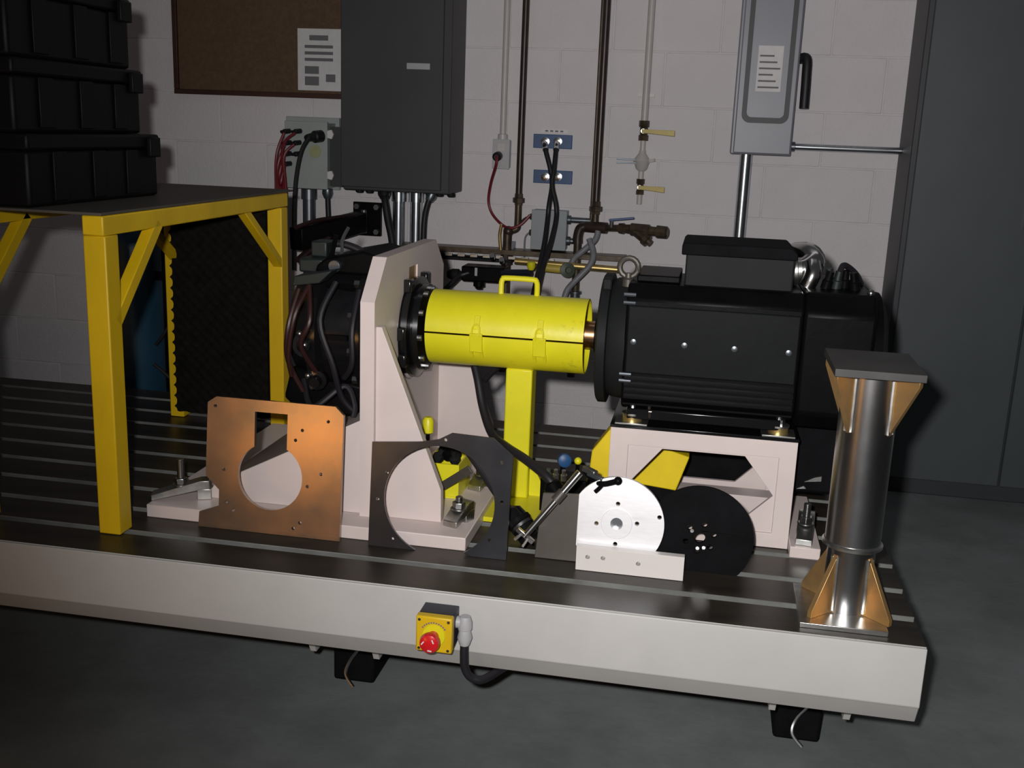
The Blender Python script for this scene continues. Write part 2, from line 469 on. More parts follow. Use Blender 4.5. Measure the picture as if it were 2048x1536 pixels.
# ------------------------------------------------------------------ machine under test (black, left of the upright plate)
t = thing('test_machine', 'black oily machine full of hoses flanged to the left of the upright plate', 'machine', (-0.86, 2.45, 0.63))
build('housing', MB().lathe((-0.735, AY, AZ - 0.015), (-1, 0, 0), [(0, 0.145), (0.02, 0.172), (0.05, 0.172), (0.06, 0.15), (0.13, 0.158), (0.14, 0.175), (0.165, 0.175), (0.175, 0.14), (0.225, 0.12), (0.24, 0.07)], 36), M['blackgloss'], t)
for a in range(12):
    th = 2 * PI * a / 12 + 0.2
    y, z = AY + 0.16 * math.cos(th), AZ - 0.015 + 0.16 * math.sin(th)
    build('bolt', hexa((-0.787, y, z), (-0.80, y, z), 0.010), M['bolt'], t)
for a in range(8):
    th = 2 * PI * a / 8
    build('rib', MB().bar((-0.80, AY + 0.152 * math.cos(th), AZ - 0.015 + 0.152 * math.sin(th)), (-0.872, AY + 0.152 * math.cos(th), AZ - 0.015 + 0.152 * math.sin(th)), 0.012, 0.02, (0, math.cos(th), math.sin(th))), M['black'], t)
build('top_block', MB().box(-0.945, -0.885, 2.36, 2.52, 0.925, 0.958), M['darkgreen'], t, bevel=0.005)
build('valve_block', MB().box(-0.93, -0.89, 2.40, 2.46, 0.958, 0.995), M['darkgreen'], t, bevel=0.004)
build('top_cover', MB().prism([(-0.895, 0.93), (-0.74, 0.93), (-0.74, 0.975), (-0.78, 0.985), (-0.87, 0.965), (-0.895, 0.945)], 2.34, 2.56, 'Y'), M['black'], t, bevel=0.006)
build('gauge', MB().cyl((-0.845, 2.325, 0.948), (-0.845, 2.339, 0.948), 0.014), M['galvdark'], t, bevel=0.001)
build('shelf_bracket', MB().prism([(-0.925, 0.905), (-0.86, 0.915), (-0.83, 0.945), (-0.92, 0.928)], 2.27, 2.33, 'Y'), M['darkgreen'], t, bevel=0.002)
build('lower_shell', MB().prism([(-0.96, 0.70), (-0.74, 0.66), (-0.74, 0.60), (-0.80, 0.585), (-0.93, 0.585), (-0.98, 0.62)], 2.34, 2.56, 'Y'), M['black'], t, bevel=0.01)
build('plug', MB().lathe((-0.905, 2.305, 0.765), (0.2, -1, 0.1), [(0, 0.03), (0.02, 0.03), (0.02, 0.018), (0.045, 0.016), (0.05, 0.008)], 16), M['blackgloss'], t)
build('plug', MB().lathe((-0.87, 2.29, 0.69), (0.1, -1, -0.1), [(0, 0.024), (0.02, 0.024), (0.022, 0.014), (0.04, 0.012)], 16), M['blackgloss'], t)
for p, nm in (((-0.885, 2.262, 0.70), 'fitting'), ((-0.875, 2.262, 0.675), 'fitting'), ((-0.90, 2.25, 0.80), 'fitting')):
    build(nm, MB().ball(p, 0.008), M['bolt'], t)
hp = [[(-0.965, 2.26, 0.90), (-0.975, 2.22, 0.82), (-0.985, 2.24, 0.74), (-0.96, 2.27, 0.66)],
      [(-0.94, 2.26, 0.91), (-0.955, 2.21, 0.85), (-0.975, 2.22, 0.76), (-0.98, 2.25, 0.70)],
      [(-0.94, 2.26, 0.91), (-0.92, 2.21, 0.84), (-0.945, 2.22, 0.78), (-0.93, 2.27, 0.71)],
      [(-0.88, 2.27, 0.92), (-0.90, 2.22, 0.84), (-0.87, 2.22, 0.74), (-0.86, 2.25, 0.66), (-0.82, 2.27, 0.62)],
      [(-0.83, 2.30, 0.90), (-0.82, 2.25, 0.82), (-0.83, 2.25, 0.74), (-0.86, 2.27, 0.70)],
      [(-0.97, 2.30, 0.68), (-0.93, 2.25, 0.63), (-0.86, 2.27, 0.68), (-0.82, 2.27, 0.64), (-0.79, 2.26, 0.61)]]
for i, h in enumerate(hp):
    h = [(min(-0.775, x + 0.06), y, z) for x, y, z in h]
    build('hose', MB().tube(h, 0.006 if i < 3 else 0.007, n=8), M['maroon'] if i in (0, 1, 2) else M['rubber'], t)
build('arched_hose', MB().tube(wl([(640, 505), (668, 488), (700, 492), (730, 508), (742, 532)], 2.45), 0.009, n=10), M['rubber'], t)
build('tie_wire', MB().tube(wl([(697, 455), (685, 480), (682, 510), (660, 545), (650, 580)], 2.40), 0.0045, n=6), M['galvdark'], t)
build('flat_cable', MB().tube(wl([(672, 470), (664, 508), (650, 540), (640, 570)], 2.42), 0.006, n=6), M['black'], t)
# flange stack on the near side of the upright plate
build('pilot_flange', MB().lathe((-0.733, AY, AZ - 0.005), (1, 0, 0), [(0, 0.115), (0.05, 0.115), (0.05, 0.122), (0.062, 0.122), (0.064, 0.098), (0.072, 0.098), (0.072, 0.106), (0.083, 0.104)], 40), M['blackgloss'], t, smooth=30)
for a in range(10):
    th = 2 * PI * a / 10 + 0.1
    y, z = AY + 0.094 * math.cos(th), AZ - 0.005 + 0.094 * math.sin(th)
    build('cap_screw', MB().cyl((-0.650, y, z), (-0.641, y, z), 0.0075, n=10), M['bolt'], t)
for y, z in ((2.335, 0.80), (2.345, 0.735), (2.385, 0.905), (2.53, 0.905)):
    build('clamp_lug', MB().box(-0.700, -0.672, y - 0.016, y + 0.016, z - 0.016, z + 0.016), M['blackgloss'], t, bevel=0.004)

# ------------------------------------------------------------------ shaft and yellow shaft guard
build_sh = build('drive_shaft', MB().cyl((-0.640, AY, AZ + 0.004), (-0.244, AY, AZ + 0.004), 0.033, n=32), M['bronze'])
tag(build_sh, 'bronze coloured drive shaft showing between the yellow guard and the motor', 'shaft')
t = thing('shaft_guard', 'yellow tubular shaft guard with handle and latches on a square post', 'guard', (-0.42, 2.452, ZB))
GR = 0.089
gx0, gx1 = -0.636, -0.263
for lo_, nm in ((0, 'upper_shell'), (1, 'lower_shell')):
    a0, a1 = (0.025, PI - 0.025) if not lo_ else (PI + 0.025, 2 * PI - 0.025)
    loop = circ(AY, AZ, GR, 40, a0, a1) + list(reversed(circ(AY, AZ, GR - 0.004, 40, a0, a1)))
    build(nm, MB().prism(loop, gx0, gx1, 'X'), M['yellow'], t)
hz = AZ + GR
build('handle', MB().tube([(-0.474, AY, hz - 0.003), (-0.474, AY, hz + 0.022), (-0.472, AY, hz + 0.032), (-0.465, AY, hz + 0.037), (-0.398, AY, hz + 0.037), (-0.390, AY, hz + 0.032), (-0.388, AY, hz + 0.022), (-0.388, AY, hz - 0.003)], 0.0065, n=10, sub=3), M['yellow'], t)
build('post', MB().box(-0.450, -0.386, 2.42, 2.484, ZB + 0.012, AZ - GR + 0.004), M['yellow'], t, bevel=0.004)
build('foot_plate', MB().box(-0.50, -0.335, 2.27, 2.63, ZB, ZB + 0.012), M['yellow'], t, bevel=0.002)
build('stiffener', MB().prism([(2.484, ZB + 0.012), (2.484, 0.50), (2.60, ZB + 0.012)], -0.422, -0.414, 'X'), M['yellow'], t)
build('stiffener', MB().prism([(-0.386, ZB + 0.012), (-0.386, 0.49), (-0.34, ZB + 0.012)], 2.448, 2.456, 'Y'), M['yellow'], t)
for bx, by in ((-0.475, 2.30), (-0.36, 2.60), (-0.475, 2.60)):
    build('anchor_bolt', hexa((bx, by, ZB + 0.012), (bx, by, ZB + 0.028), 0.011), M['bolt'], t)
for lx in (-0.512, -0.363):
    def on(a, r=GR):
        return (AY - r * math.cos(a), AZ + r * math.sin(a))
    la = build('latch', MB().prism([on(0.06), on(0.06, GR + 0.010), on(-0.42, GR + 0.008), on(-0.42)], lx - 0.015, lx + 0.015, 'X'), M['yellow'], t, bevel=0.0015)
    build('catch', MB().prism([on(0.16), on(0.16, GR + 0.006), on(0.52, GR + 0.004), on(0.52)], lx - 0.007, lx + 0.007, 'X'), M['yellow'], la, bevel=0.001)
    for s in (-1, 1):
        build('leg', MB().prism([on(-0.40), on(-0.40, GR + 0.007), on(-0.62, GR + 0.005), on(-0.62)], lx + s * 0.012 - 0.004, lx + s * 0.012 + 0.004, 'X'), M['yellow'], la)
    build('bail', MB().tube([(lx - 0.009, on(0.0, GR + 0.012)[0], on(0.0, GR + 0.012)[1]), (lx - 0.008, on(0.22, GR + 0.008)[0], on(0.22, GR + 0.008)[1]), (lx, on(0.28, GR + 0.008)[0], on(0.28, GR + 0.008)[1]), (lx + 0.008, on(0.22, GR + 0.008)[0], on(0.22, GR + 0.008)[1]), (lx + 0.009, on(0.0, GR + 0.012)[0], on(0.0, GR + 0.012)[1])], 0.002, n=6, sub=3), M['yellow'], la)

# ------------------------------------------------------------------ motor
t = thing('electric_motor', 'large black electric motor with terminal box and end flange', 'motor', (0.05, 2.45, 0.66))
MZ = 0.81
build('end_flange', MB().lathe((-0.230, AY, MZ - 0.006), (1, 0, 0), [(0, 0.146), (0.004, 0.152), (0.022, 0.152), (0.024, 0.146)], 48), M['charcoal'], t, smooth=30)
build('shaft_collar', MB().cyl((-0.244, AY, MZ - 0.003), (-0.230, AY, MZ - 0.003), 0.044, n=28), M['black'], t, bevel=0.002)
build('bell', MB().lathe((-0.206, AY, MZ - 0.003), (1, 0, 0), [(0, 0.134), (0.008, 0.139), (0.041, 0.143)], 48), M['charcoal'], t, smooth=30)
oct_ = lambda y0, y1, z0, z1, c: [(y0 + c, z0), (y1 - c, z0), (y1, z0 + c), (y1, z1 - c), (y1 - c, z1), (y0 + c, z1), (y0, z1 - c), (y0, z0 + c)]
build('stator_body', MB().prism(oct_(2.304, 2.596, 0.668, 0.952, 0.03), -0.166, 0.212, 'X'), M['black'], t, bevel=0.006)
build('side_cover', MB().box(-0.160, 0.206, 2.296, 2.304, 0.757, 0.908), M['motorside'], t, bevel=0.003)
for z in (0.744, 0.730, 0.716, 0.702, 0.688):
    build('cooling_fin', MB().prism([(2.293, z - 0.002), (2.34, z - 0.004), (2.34, z + 0.004), (2.293, z + 0.002)], -0.160, 0.206, 'X'), M['blackgloss'], t)
for x in (-0.145, -0.034, 0.073, 0.187):
    build('screw', MB().lathe((x, 2.296, 0.833 - 0.005), (0, -1, 0), [(0, 0.0065), (0.003, 0.0065), (0.004, 0.003)], 10), M['galvdark'], t)
for x, z in ((-0.158, 0.93), (-0.158, 0.912), (-0.158, 0.752), (-0.158, 0.737)):
    build('stud', MB().cyl((x - 0.014, 2.305, z), (x + 0.012, 2.305, z), 0.0045, n=8), M['galvdark'], t)
build('rear_housing', MB().prism(oct_(2.30, 2.62, 0.655, 0.955, 0.04), 0.213, 0.362, 'X'), M['black'], t, bevel=0.008)
build('rear_cap', MB().lathe((0.363, AY + 0.01, 0.80), (1, 0, 0), [(0, 0.15), (0.02, 0.147), (0.034, 0.12), (0.038, 0.05)], 40), M['black'], t)
build('blower_housing', MB().box(0.232, 0.36, 2.44, 2.66, 0.47, 0.654), M['blackmatt'], t, bevel=0.01)
build('air_box', MB().box(-0.03, 0.36, 2.665, 2.80, 0.405, 0.70), M['blackmatt'], t, bevel=0.01)
build('painted_glint', MB().prism([(0.262, 0.50), (0.30, 0.505), (0.30, 0.517), (0.285, 0.513)], 2.432, 2.4395, 'Y'), M['zinc'], t)  # added bright slips stand in for triangular reflections on the black housing
build('painted_glint', MB().prism([(0.246, 0.482), (0.268, 0.484), (0.262, 0.490)], 2.432, 2.4395, 'Y'), M['zinc'], t)
tb = build('terminal_box', MB().box(-0.046, 0.187, 2.36, 2.55, 0.942, 1.022), M['charcoal'], t, bevel=0.004)
build('lid', MB().prism([(-0.056, 1.018), (0.192, 1.018), (0.192, 1.032), (0.178, 1.045), (-0.050, 1.045), (-0.056, 1.040)], 2.352, 2.558, 'Y'), M['blackmatt'], tb, bevel=0.003)
build('top_rail', MB().box(-0.15, -0.055, 2.36, 2.54, 0.9525, 0.968), M['black'], t, bevel=0.003)
eb = build('lifting_eye', MB().tube([(-0.172 + 0.021 * math.cos(2 * PI * i / 16), 2.40, 0.978 + 0.021 * math.sin(2 * PI * i / 16)) for i in range(16)], 0.0068, n=10, sub=1, closed=True), M['steelbrown'], t)
build('eye_shank', MB().lathe((-0.172, 2.40, 0.935), (0, 0, 1), [(0, 0.014), (0.016, 0.014), (0.02, 0.010), (0.03, 0.009)], 16), M['steelbrown'], eb)
build('lug', MB().box(-0.226, -0.205, 2.36, 2.385, 0.928, 0.955), M['charcoal'], t, bevel=0.004)
# conduit elbow and connectors behind the terminal box
el = build('conduit_elbow', MB().tube([(0.185, 2.46, 0.985), (0.215, 2.46, 0.99), (0.235, 2.47, 1.005), (0.225, 2.50, 1.02), (0.20, 2.54, 1.015)], 0.027, n=18), M['chrome'], t)
build('elbow_nut', MB().lathe((0.186, 2.46, 0.985), (1, 0, 0.1), [(0, 0.034), (0.014, 0.034), (0.016, 0.029), (0.024, 0.029)], 12), M['zinc'], el)
build('elbow_drop', MB().tube([(0.232, 2.44, 1.005), (0.232, 2.42, 0.985), (0.222, 2.42, 0.956)], 0.018, n=14), M['chrome'], el)
for i, (x, y, z) in enumerate(((0.262, 2.42, 0.965), (0.285, 2.43, 0.972), (0.305, 2.45, 0.965), (0.275, 2.47, 0.985), (0.325, 2.42, 0.957))):
    build('connector', MB().lathe((x, y, 0.9545), (0.2 - 0.1 * i, -0.1, 1), [(0, 0.012), (0.018, 0.012), (0.02, 0.009), (0.04, 0.008)], 12), M['darkgreen'] if i % 2 else M['black'], t)
build('connector_cable', MB().tube([(0.29, 2.43, 0.99), (0.30, 2.45, 1.005), (0.33, 2.48, 0.985), (0.35, 2.52, 0.957)], 0.007, n=8), M['rubber'], t)
build('grease_nipple', MB().ball((0.352, 2.37, 0.957), 0.008), M['bolt'], t)
build('foot_rail', MB().box(-0.150, 0.185, 2.30, 2.345, 0.652, 0.676), M['blackgloss'], t, bevel=0.003)
build('foot_rail', MB().box(-0.150, 0.185, 2.56, 2.60, 0.652, 0.676), M['blackgloss'], t, bevel=0.003)

# ------------------------------------------------------------------ cream pedestal under the motor
t = thing('motor_pedestal', 'cream box pedestal with hexagonal window carrying the black motor', 'pedestal', (0.02, 2.45, ZB))
hexw = [(-0.136, 0.503), (-0.065, 0.590), (0.116, 0.590), (0.184, 0.505), (0.112, 0.432), (-0.06, 0.432)]
rectw = [(-0.141, 0.418), (0.189, 0.418), (0.189, 0.594), (-0.141, 0.594)]
outer = [(-0.182, ZB + 0.001), (0.226, ZB + 0.001), (0.226, 0.632), (-0.182, 0.632)]
for y, s in ((2.29, 1), (2.61, -1)):
    build('frame_face', MB().prism([outer, rectw], y, y + s * 0.016, 'Y'), M['cream'], t, bevel=0.001)
    build('window_plate', MB().prism([[(-0.1409, 0.4181), (0.1889, 0.4181), (0.1889, 0.5939), (-0.1409, 0.5939)], hexw], y + s * 0.004, y + s * 0.016, 'Y'), M['cream'], t, bevel=0.001)
build('side_plate', MB().box(0.212, 0.2258, 2.3065, 2.5935, ZB + 0.001, 0.632), M['cream'], t)
build('side_plate', MB().box(-0.1818, -0.168, 2.3065, 2.5935, ZB + 0.001, 0.632), M['cream'], t)
build('top_plate', MB().box(-0.184, 0.228, 2.288, 2.612, 0.6325, 0.640), M['blackgloss'], t, bevel=0.001)
build('lower_rail', MB().box(-0.166, 0.210, 2.50, 2.56, ZB + 0.001, 0.43), M['cream'], t, bevel=0.002)
for s, x0, x1 in ((1, 0.227, 0.292), (-1, -0.245, -0.183)):
    build('foot_flange', MB().box(x0, x1, 2.245, 2.60, ZB, ZB + 0.026), M['cream'], t, bevel=0.002)
for x, y in ((-0.138, 2.322), (0.183, 2.322), (-0.138, 2.57), (0.183, 2.57)):
    p = build('mount_pad', MB().box(x - 0.036, x + 0.036, y - 0.034, y + 0.03, 0.6402, 0.645), M['zinc'], t, bevel=0.001)
    build('washer', MB().lathe((x, y, 0.645), (0, 0, 1), [(0, 0.022), (0.012, 0.022), (0.013, 0.019)], 20), M['brass'], p)
    build('shim', MB().lathe((x, y, 0.658), (0, 0, 1), [(0, 0.024), (0.004, 0.024)], 20), M['zinc'], p)
    build('nut', hexa((x, y, 0.662), (x, y, 0.674), 0.014), M['bolt'], p)
    build('bolt', MB().cyl((x, y, 0.674), (x, y, 0.694), 0.007, n=10), M['bolt'], p)
for x, z in ((-0.10, 0.69), (-0.098, 0.672)):
    build('jack_screw', MB().cyl((x, 2.297, z - 0.012), (x, 2.297, z), 0.004, n=8), M['chrome'], t)
clamp(0.262, 2.31, ZB + 0.0262, 1.45, 'zinc hold-down clamp on the right foot of the motor pedestal', 0.03, 0.11)

# yellow cover with a black skirt standing under the motor
t = thing('yellow_wedge_cover', 'yellow sloped cover with black skirt standing inside the motor pedestal', 'cover', (-0.13, 2.44, ZB))
m = Matrix.Translation((-0.125, 2.45, 0)) @ Matrix.Rotation(0.0, 4, 'Z')
build('body', MB().prism([(-0.240, 0.468), (-0.030, 0.449), (-0.004, 0.535), (-0.196, 0.586), (-0.235, 0.53)], 2.43, 2.495, 'Y'), M['amber'], t, bevel=0.003)
build('skirt', MB().prism([(-0.238, ZB + 0.001), (-0.034, ZB + 0.001), (-0.030, 0.4485), (-0.240, 0.4675)], 2.432, 2.493, 'Y'), M['blackmatt'], t, bevel=0.002)

# ------------------------------------------------------------------ yellow frame with foam panel at the left
t = thing('guard_frame', 'tall yellow steel guard frame with braces and brown top sheet at the left', 'guard frame', (-1.38, 2.44, ZB))
ZT = 1.070
for x1, near in ((-1.20, True), (-1.522, False)):
    build('post', MB().box(x1 - 0.05, x1, 1.965, 2.015, ZB + 0.001, ZT - 0.0405), M['yellowold'], t, bevel=0.003)
    build('post', MB().box(x1 - 0.044, x1, 2.872, 2.918, ZB + 0.001, ZT - 0.0405), M['yellowold'], t, bevel=0.003)
    build('top_bar', MB().box(x1 - 0.047, x1, 1.960, 2.920, ZT - 0.040, ZT), M['yellowold'], t, bevel=0.003)
    build('brace', MB().bar((x1 - 0.014, 2.000, 0.845), (x1 - 0.014, 2.19, ZT - 0.030), 0.028, 0.028, (1, 0, 0)), M['yellowold'], t, bevel=0.002)
    build('brace', MB().bar((x1 - 0.014, 2.885, 0.865), (x1 - 0.014, 2.64, ZT - 0.030), 0.022, 0.026, (1, 0, 0)), M['yellowold'], t, bevel=0.002)
build('top_sheet', MB().box(-1.655, -1.205, 1.962, 2.972, ZT + 0.0005, ZT + 0.006), M['sheet'], t, bevel=0.001)
# convoluted foam with scalloped edge
nx, nz, sub = 9, 19, 6
x0, x1, z0, z1 = -1.544, -1.246, ZB + 0.022, ZT - 0.045
ph = (z1 - z0) / nz
vs = []; fs = []
NX, NZ = nx * sub, nz * sub
for j in range(NZ + 1):
    for i in range(NX + 1):
        u, v = i / sub, j / sub
        h = 0.0045 * (math.cos(2 * PI * u) * math.cos(2 * PI * v))
        x = x0 + (x1 - x0) * i / NX
        if i == 0:
            x = x0 - 0.000 + 0.014 * abs(2 * (v % 1) - 1)
        vs.append((x, 2.862 + h, z0 + (z1 - z0) * j / NZ))
n1 = len(vs)
for j in range(NZ):
    for i in range(NX):
        a = j * (NX + 1) + i
        fs.append((a, a + 1, a + NX + 2, a + NX + 1))
rim = [i for i in range(NX + 1)] + [(j) * (NX + 1) + NX for j in range(1, NZ + 1)] + [NZ * (NX + 1) + i for i in range(NX - 1, -1, -1)] + [j * (NX + 1) for j in range(NZ - 1, 0, -1)]
for i in rim:
    vs.append((vs[i][0], 2.880, vs[i][2]))
k = len(rim)
for i in range(k):
    fs.append((rim[i], rim[(i + 1) % k], n1 + (i + 1) % k, n1 + i))
fs.append(tuple(n1 + i for i in range(k)))
build('foam_panel', MB().add(vs, fs), M['foam'], t)

# black cases on the guard's top sheet
zc = ZT + 0.0065
for i, (h, xr, lab) in enumerate(((0.150, -1.372, 'black plastic equipment case at the bottom of the stack on the guard frame'), (0.150, -1.395, 'black plastic equipment case in the middle of the stack on the guard frame'), (0.16, -1.40, 'black plastic equipment case on top of the stack, cut by the top of the photo'))):
    t = thing('equipment_case', lab, 'case', (-1.5, 2.28, zc), 'stacked black equipment cases')
    y0, y1 = 1.98, 2.50 - 0.03 * i
    build('body', MB().box(xr - 0.24, xr, y0, y1, zc, zc + h - 0.035), M['case'], t, bevel=0.008)
    build('lid', MB().box(xr - 0.245, xr + 0.005, y0 - 0.005, y1 + 0.005, zc + h - 0.0345, zc + h - 0.001), M['case'], t, bevel=0.006)
    for y in (2.06, 2.21, 2.35):
        build('rib', MB().box(xr + 0.0002, xr + 0.006, y, y + 0.05, zc + 0.01, zc + h - 0.037), M['case'], t, bevel=0.002)
    build('latch', MB().box(xr + 0.0055, xr + 0.018, y1 - 0.06, y1 - 0.012, zc + h - 0.055, zc + h - 0.008), M['case'], t, bevel=0.003)
    zc += h

# blue gas cylinder, dark stand behind the frame
t = thing('gas_cylinder', 'dark blue gas cylinder standing behind the yellow guard frame', 'gas cylinder', (-2.0, 3.42, 0))
build('shell', MB().lathe((-2.0, 3.42, 0), (0, 0, 1), [(0, 0.11), (0.01, 0.115), (0.84, 0.115), (0.91, 0.10), (0.96, 0.065), (0.99, 0.04)], 32), M['darkblue'], t)
build('valve', MB().lathe((-2.0, 3.42, 0.99), (0, 0, 1), [(0, 0.02), (0.04, 0.02), (0.04, 0.028), (0.07, 0.028)], 16), M['brass'], t)
t = thing('dark_stand', 'narrow black steel stand beside the blue gas cylinder', 'stand', (-1.80, 3.40, 0))
build('upright', MB().box(-1.845, -1.785, 3.36, 3.42, 0.02, 0.98), M['black'], t, bevel=0.003)
build('foot', MB().box(-1.875, -1.745, 3.28, 3.50, 0, 0.0198), M['black'], t, bevel=0.003)
build('strap', MB().box(-1.87, -1.76, 3.352, 3.3598, 0.72, 0.75), M['black'], t)
for pts, lab in (([(312, 690), (328, 668), (345, 640)], 'thin black cable slanting up beside the serrated yellow post'), ([(308, 728), (325, 742), (350, 765)], 'thin black cable slanting down beside the serrated yellow post')):
    tag(build('cable', MB().tube(wl(pts, 3.35), 0.006, n=8), M['rubber']), lab, 'cable')

# ------------------------------------------------------------------ loose plates standing on the bench
def lean(y, ang):
    return Matrix.Translation((0, y, ZB + 0.0008)) @ Matrix.Rotation(-ang, 4, 'X')


# bare steel keyhole plate, orange reflection painted into its colour
m = lean(2.062, math.atan2(0.03, 0.30))
cxk, czk, rk = -0.902, 0.128, 0.0745
aw = math.asin(0.0375 / rk)
kh = circ(cxk, czk, rk, 44, PI / 2 + aw, PI / 2 - aw + 2 * PI) + [(cxk + 0.0375, 0.270), (cxk - 0.0375, 0.270)]
plate = [(-1.068, 0.0), (-0.738, 0.0), (-0.738, 0.278), (-0.757, 0.296), (-1.030, 0.296), (-1.050, 0.282), (-1.052, 0.118), (-1.020, 0.088), (-1.020, 0.052), (-1.066, 0.034)]
sm = []
for x, z in ((-1.032, 0.275), (-0.772, 0.262), (-0.83, 0.238), (-0.845, 0.215), (-0.785, 0.145), (-0.815, 0.115), (-1.01, 0.135), (-1.0, 0.062), (-0.985, 0.045), (-0.83, 0.032), (-0.845, 0.018)):
    sm.append(circ(x, z, 0.0038, 10))
o = build('keyhole_plate', MB().prism([plate, kh] + sm, 0, 0.010, 'Y').xf(m), M['reflectsteel'], bevel=0.0008, seg=1)
tag(o, 'steel plate with painted orange reflections and keyhole cutout standing at the front of the bench', 'plate')

# black plate with a big round opening
m = lean(2.060, math.atan2(0.02, 0.26))
cxb, czb, rb = -0.519, 0.112, 0.121
a_r = -math.asin(min(0.999, czb / rb)); 
arc = circ(cxb, czb, rb, 48, PI - a_r, a_r)      # over the top, from the left foot to the right foot
dxb = math.sqrt(max(0, rb * rb - czb * czb))
outl = [(cxb - dxb - 0.002, 0.0)] + list(arc)[1:-1] + [(cxb + dxb + 0.03, 0.0), (-0.368, 0.0), (-0.364, 0.225), (-0.408, 0.260), (-0.497, 0.263), (-0.525, 0.247), (-0.56, 0.239), (-0.670, 0.229), (-0.672, 0.0)]
sm = [circ(x, z, 0.0038, 10) for x, z in ((-0.654, 0.105), (-0.635, 0.165), (-0.51, 0.247), (-0.383, 0.125), (-0.405, 0.04), (-0.618, 0.02), (-0.388, 0.21))]
o = build('opening_plate', MB().prism([outl] + sm, 0, 0.006, 'Y').xf(m), M['darksteel'], bevel=0.0006, seg=1)
tag(o, 'thin black steel plate with large round opening leaning before the bracket', 'plate')

# brown steel plate behind the bright disc
o = build('steel_plate', MB().prism([(-0.312, 0.0), (-0.205, 0.0), (-0.205, 0.148), (-0.302, 0.142)], 0, 0.008, 'Y').xf(lean(2.092, 0.10)), M['steelbrown'], bevel=0.001)
tag(o, 'plain grey brown steel plate left of the bright aluminium disc', 'plate')

# bright aluminium disc
t = thing('aluminium_disc', 'bright aluminium disc with flat side and centre hub standing behind the white bar', 'disc', (-0.14, 2.105, ZB))
m = lean(2.074, 0.10)
cx_, cz_, r_ = -0.1415, 0.0985, 0.0983
a = math.acos(0.082 / r_)
od = circ(cx_, cz_, r_, 56, -(PI - a), PI - a)
hs = [circ(cx_ + dx, cz_ + dz, 0.0045, 12) for dx, dz in ((0.087, 0.022), (0.0, 0.042), (-0.042, -0.004), (0.0, -0.044), (-0.022, 0.082), (0.042, 0.004))]
build('web', MB().prism([od, circ(cx_, cz_, 0.013, 24)] + hs, 0, 0.010, 'Y').xf(m), M['alu'], t, bevel=0.0008)
hub = MB().prism([circ(cx_, cz_, 0.0325, 36), circ(cx_, cz_, 0.0125, 24)], -0.003, -0.0001, 'Y')
build('hub', hub.xf(m), M['alu'], t, bevel=0.0006)
build('bore', MB().cyl((cx_, 0.0101, cz_), (cx_, 0.0102, cz_), 0.014).xf(m), M['galv'], t)

# black disc
t = thing('black_disc', 'large black disc with hub bolts standing in a bench slot before the pedestal', 'disc', (0.035, 2.17, ZB))
m = Matrix.Translation((0, 2.1165, ZB - 0.0392)) @ Matrix.Rotation(-0.03, 4, 'X')
cx_, cz_, r_ = 0.030, 0.1115, 0.1112
hs = [circ(cx_ + 0.03 * math.cos(q), cz_ + 0.03 * math.sin(q), 0.006, 12) for q in (0.3, 1.3, 2.4, 3.5, 4.6, 5.6)]
build('web', MB().prism([circ(cx_, cz_, r_, 64), circ(cx_, cz_, 0.012, 24)] + hs, 0, 0.009, 'Y').xf(m), M['blackmatt'], t, bevel=0.0008)
for q in (2.4, 4.6, 5.2):
    build('bolt', MB().cyl((cx_ + 0.022 * math.cos(q), -0.004, cz_ + 0.022 * math.sin(q)), (cx_ + 0.022 * math.cos(q), -0.0002, cz_ + 0.022 * math.sin(q)), 0.004, n=8).xf(m), M['chrome'], t)

# white nylon bar
bar = [(-0.219, 0.0), (0.003, 0.0), (0.003, 0.052), (-0.219, 0.052)]
hs = [circ(x, z, 0.0045, 12) for x, z in ((-0.195, 0.030), (-0.163, 0.031), (-0.09, 0.027))]
o = build('drilled_bar', MB().prism([bar] + hs, 0, 0.018, 'Y').xf(Matrix.Translation((0, 2.052, ZB + 0.0005))), M['nylon'], bevel=0.0008)
tag(o, 'short white drilled bar lying in front of the bright disc', 'bar')

# ------------------------------------------------------------------ steel column
t = thing('support_column', 'shiny steel tube column with gusseted end plates at the right front', 'column', (0.302, 1.975, ZB))
cx_, cy_ = 0.316, 1.998
build('base_plate', MB().box(0.224, 0.384, 1.90, 2.085, ZB, ZB + 0.010), M['zinc'], t, bevel=0.001)
build('lower_tube', MB().cyl((cx_, cy_, ZB + 0.010), (cx_, cy_, 0.528), 0.0445, n=48), M['column'], t)
build('upper_tube', MB().cyl((cx_, cy_, 0.5285), (cx_, cy_, 0.866), 0.0515, n=48), M['column'], t)
build('collar', MB().lathe((cx_, cy_, 0.521), (0, 0, 1), [(0, 0.0447), (0, 0.052), (0.003, 0.0565), (0.008, 0.0565), (0.011, 0.053), (0.011, 0.0517)], 40), M['zinc'], t)
tp = build('top_plate', MB().box(0.238, 0.394, 1.905, 2.10, 0.8665, 0.881), M['topplate'], t, bevel=0.001)
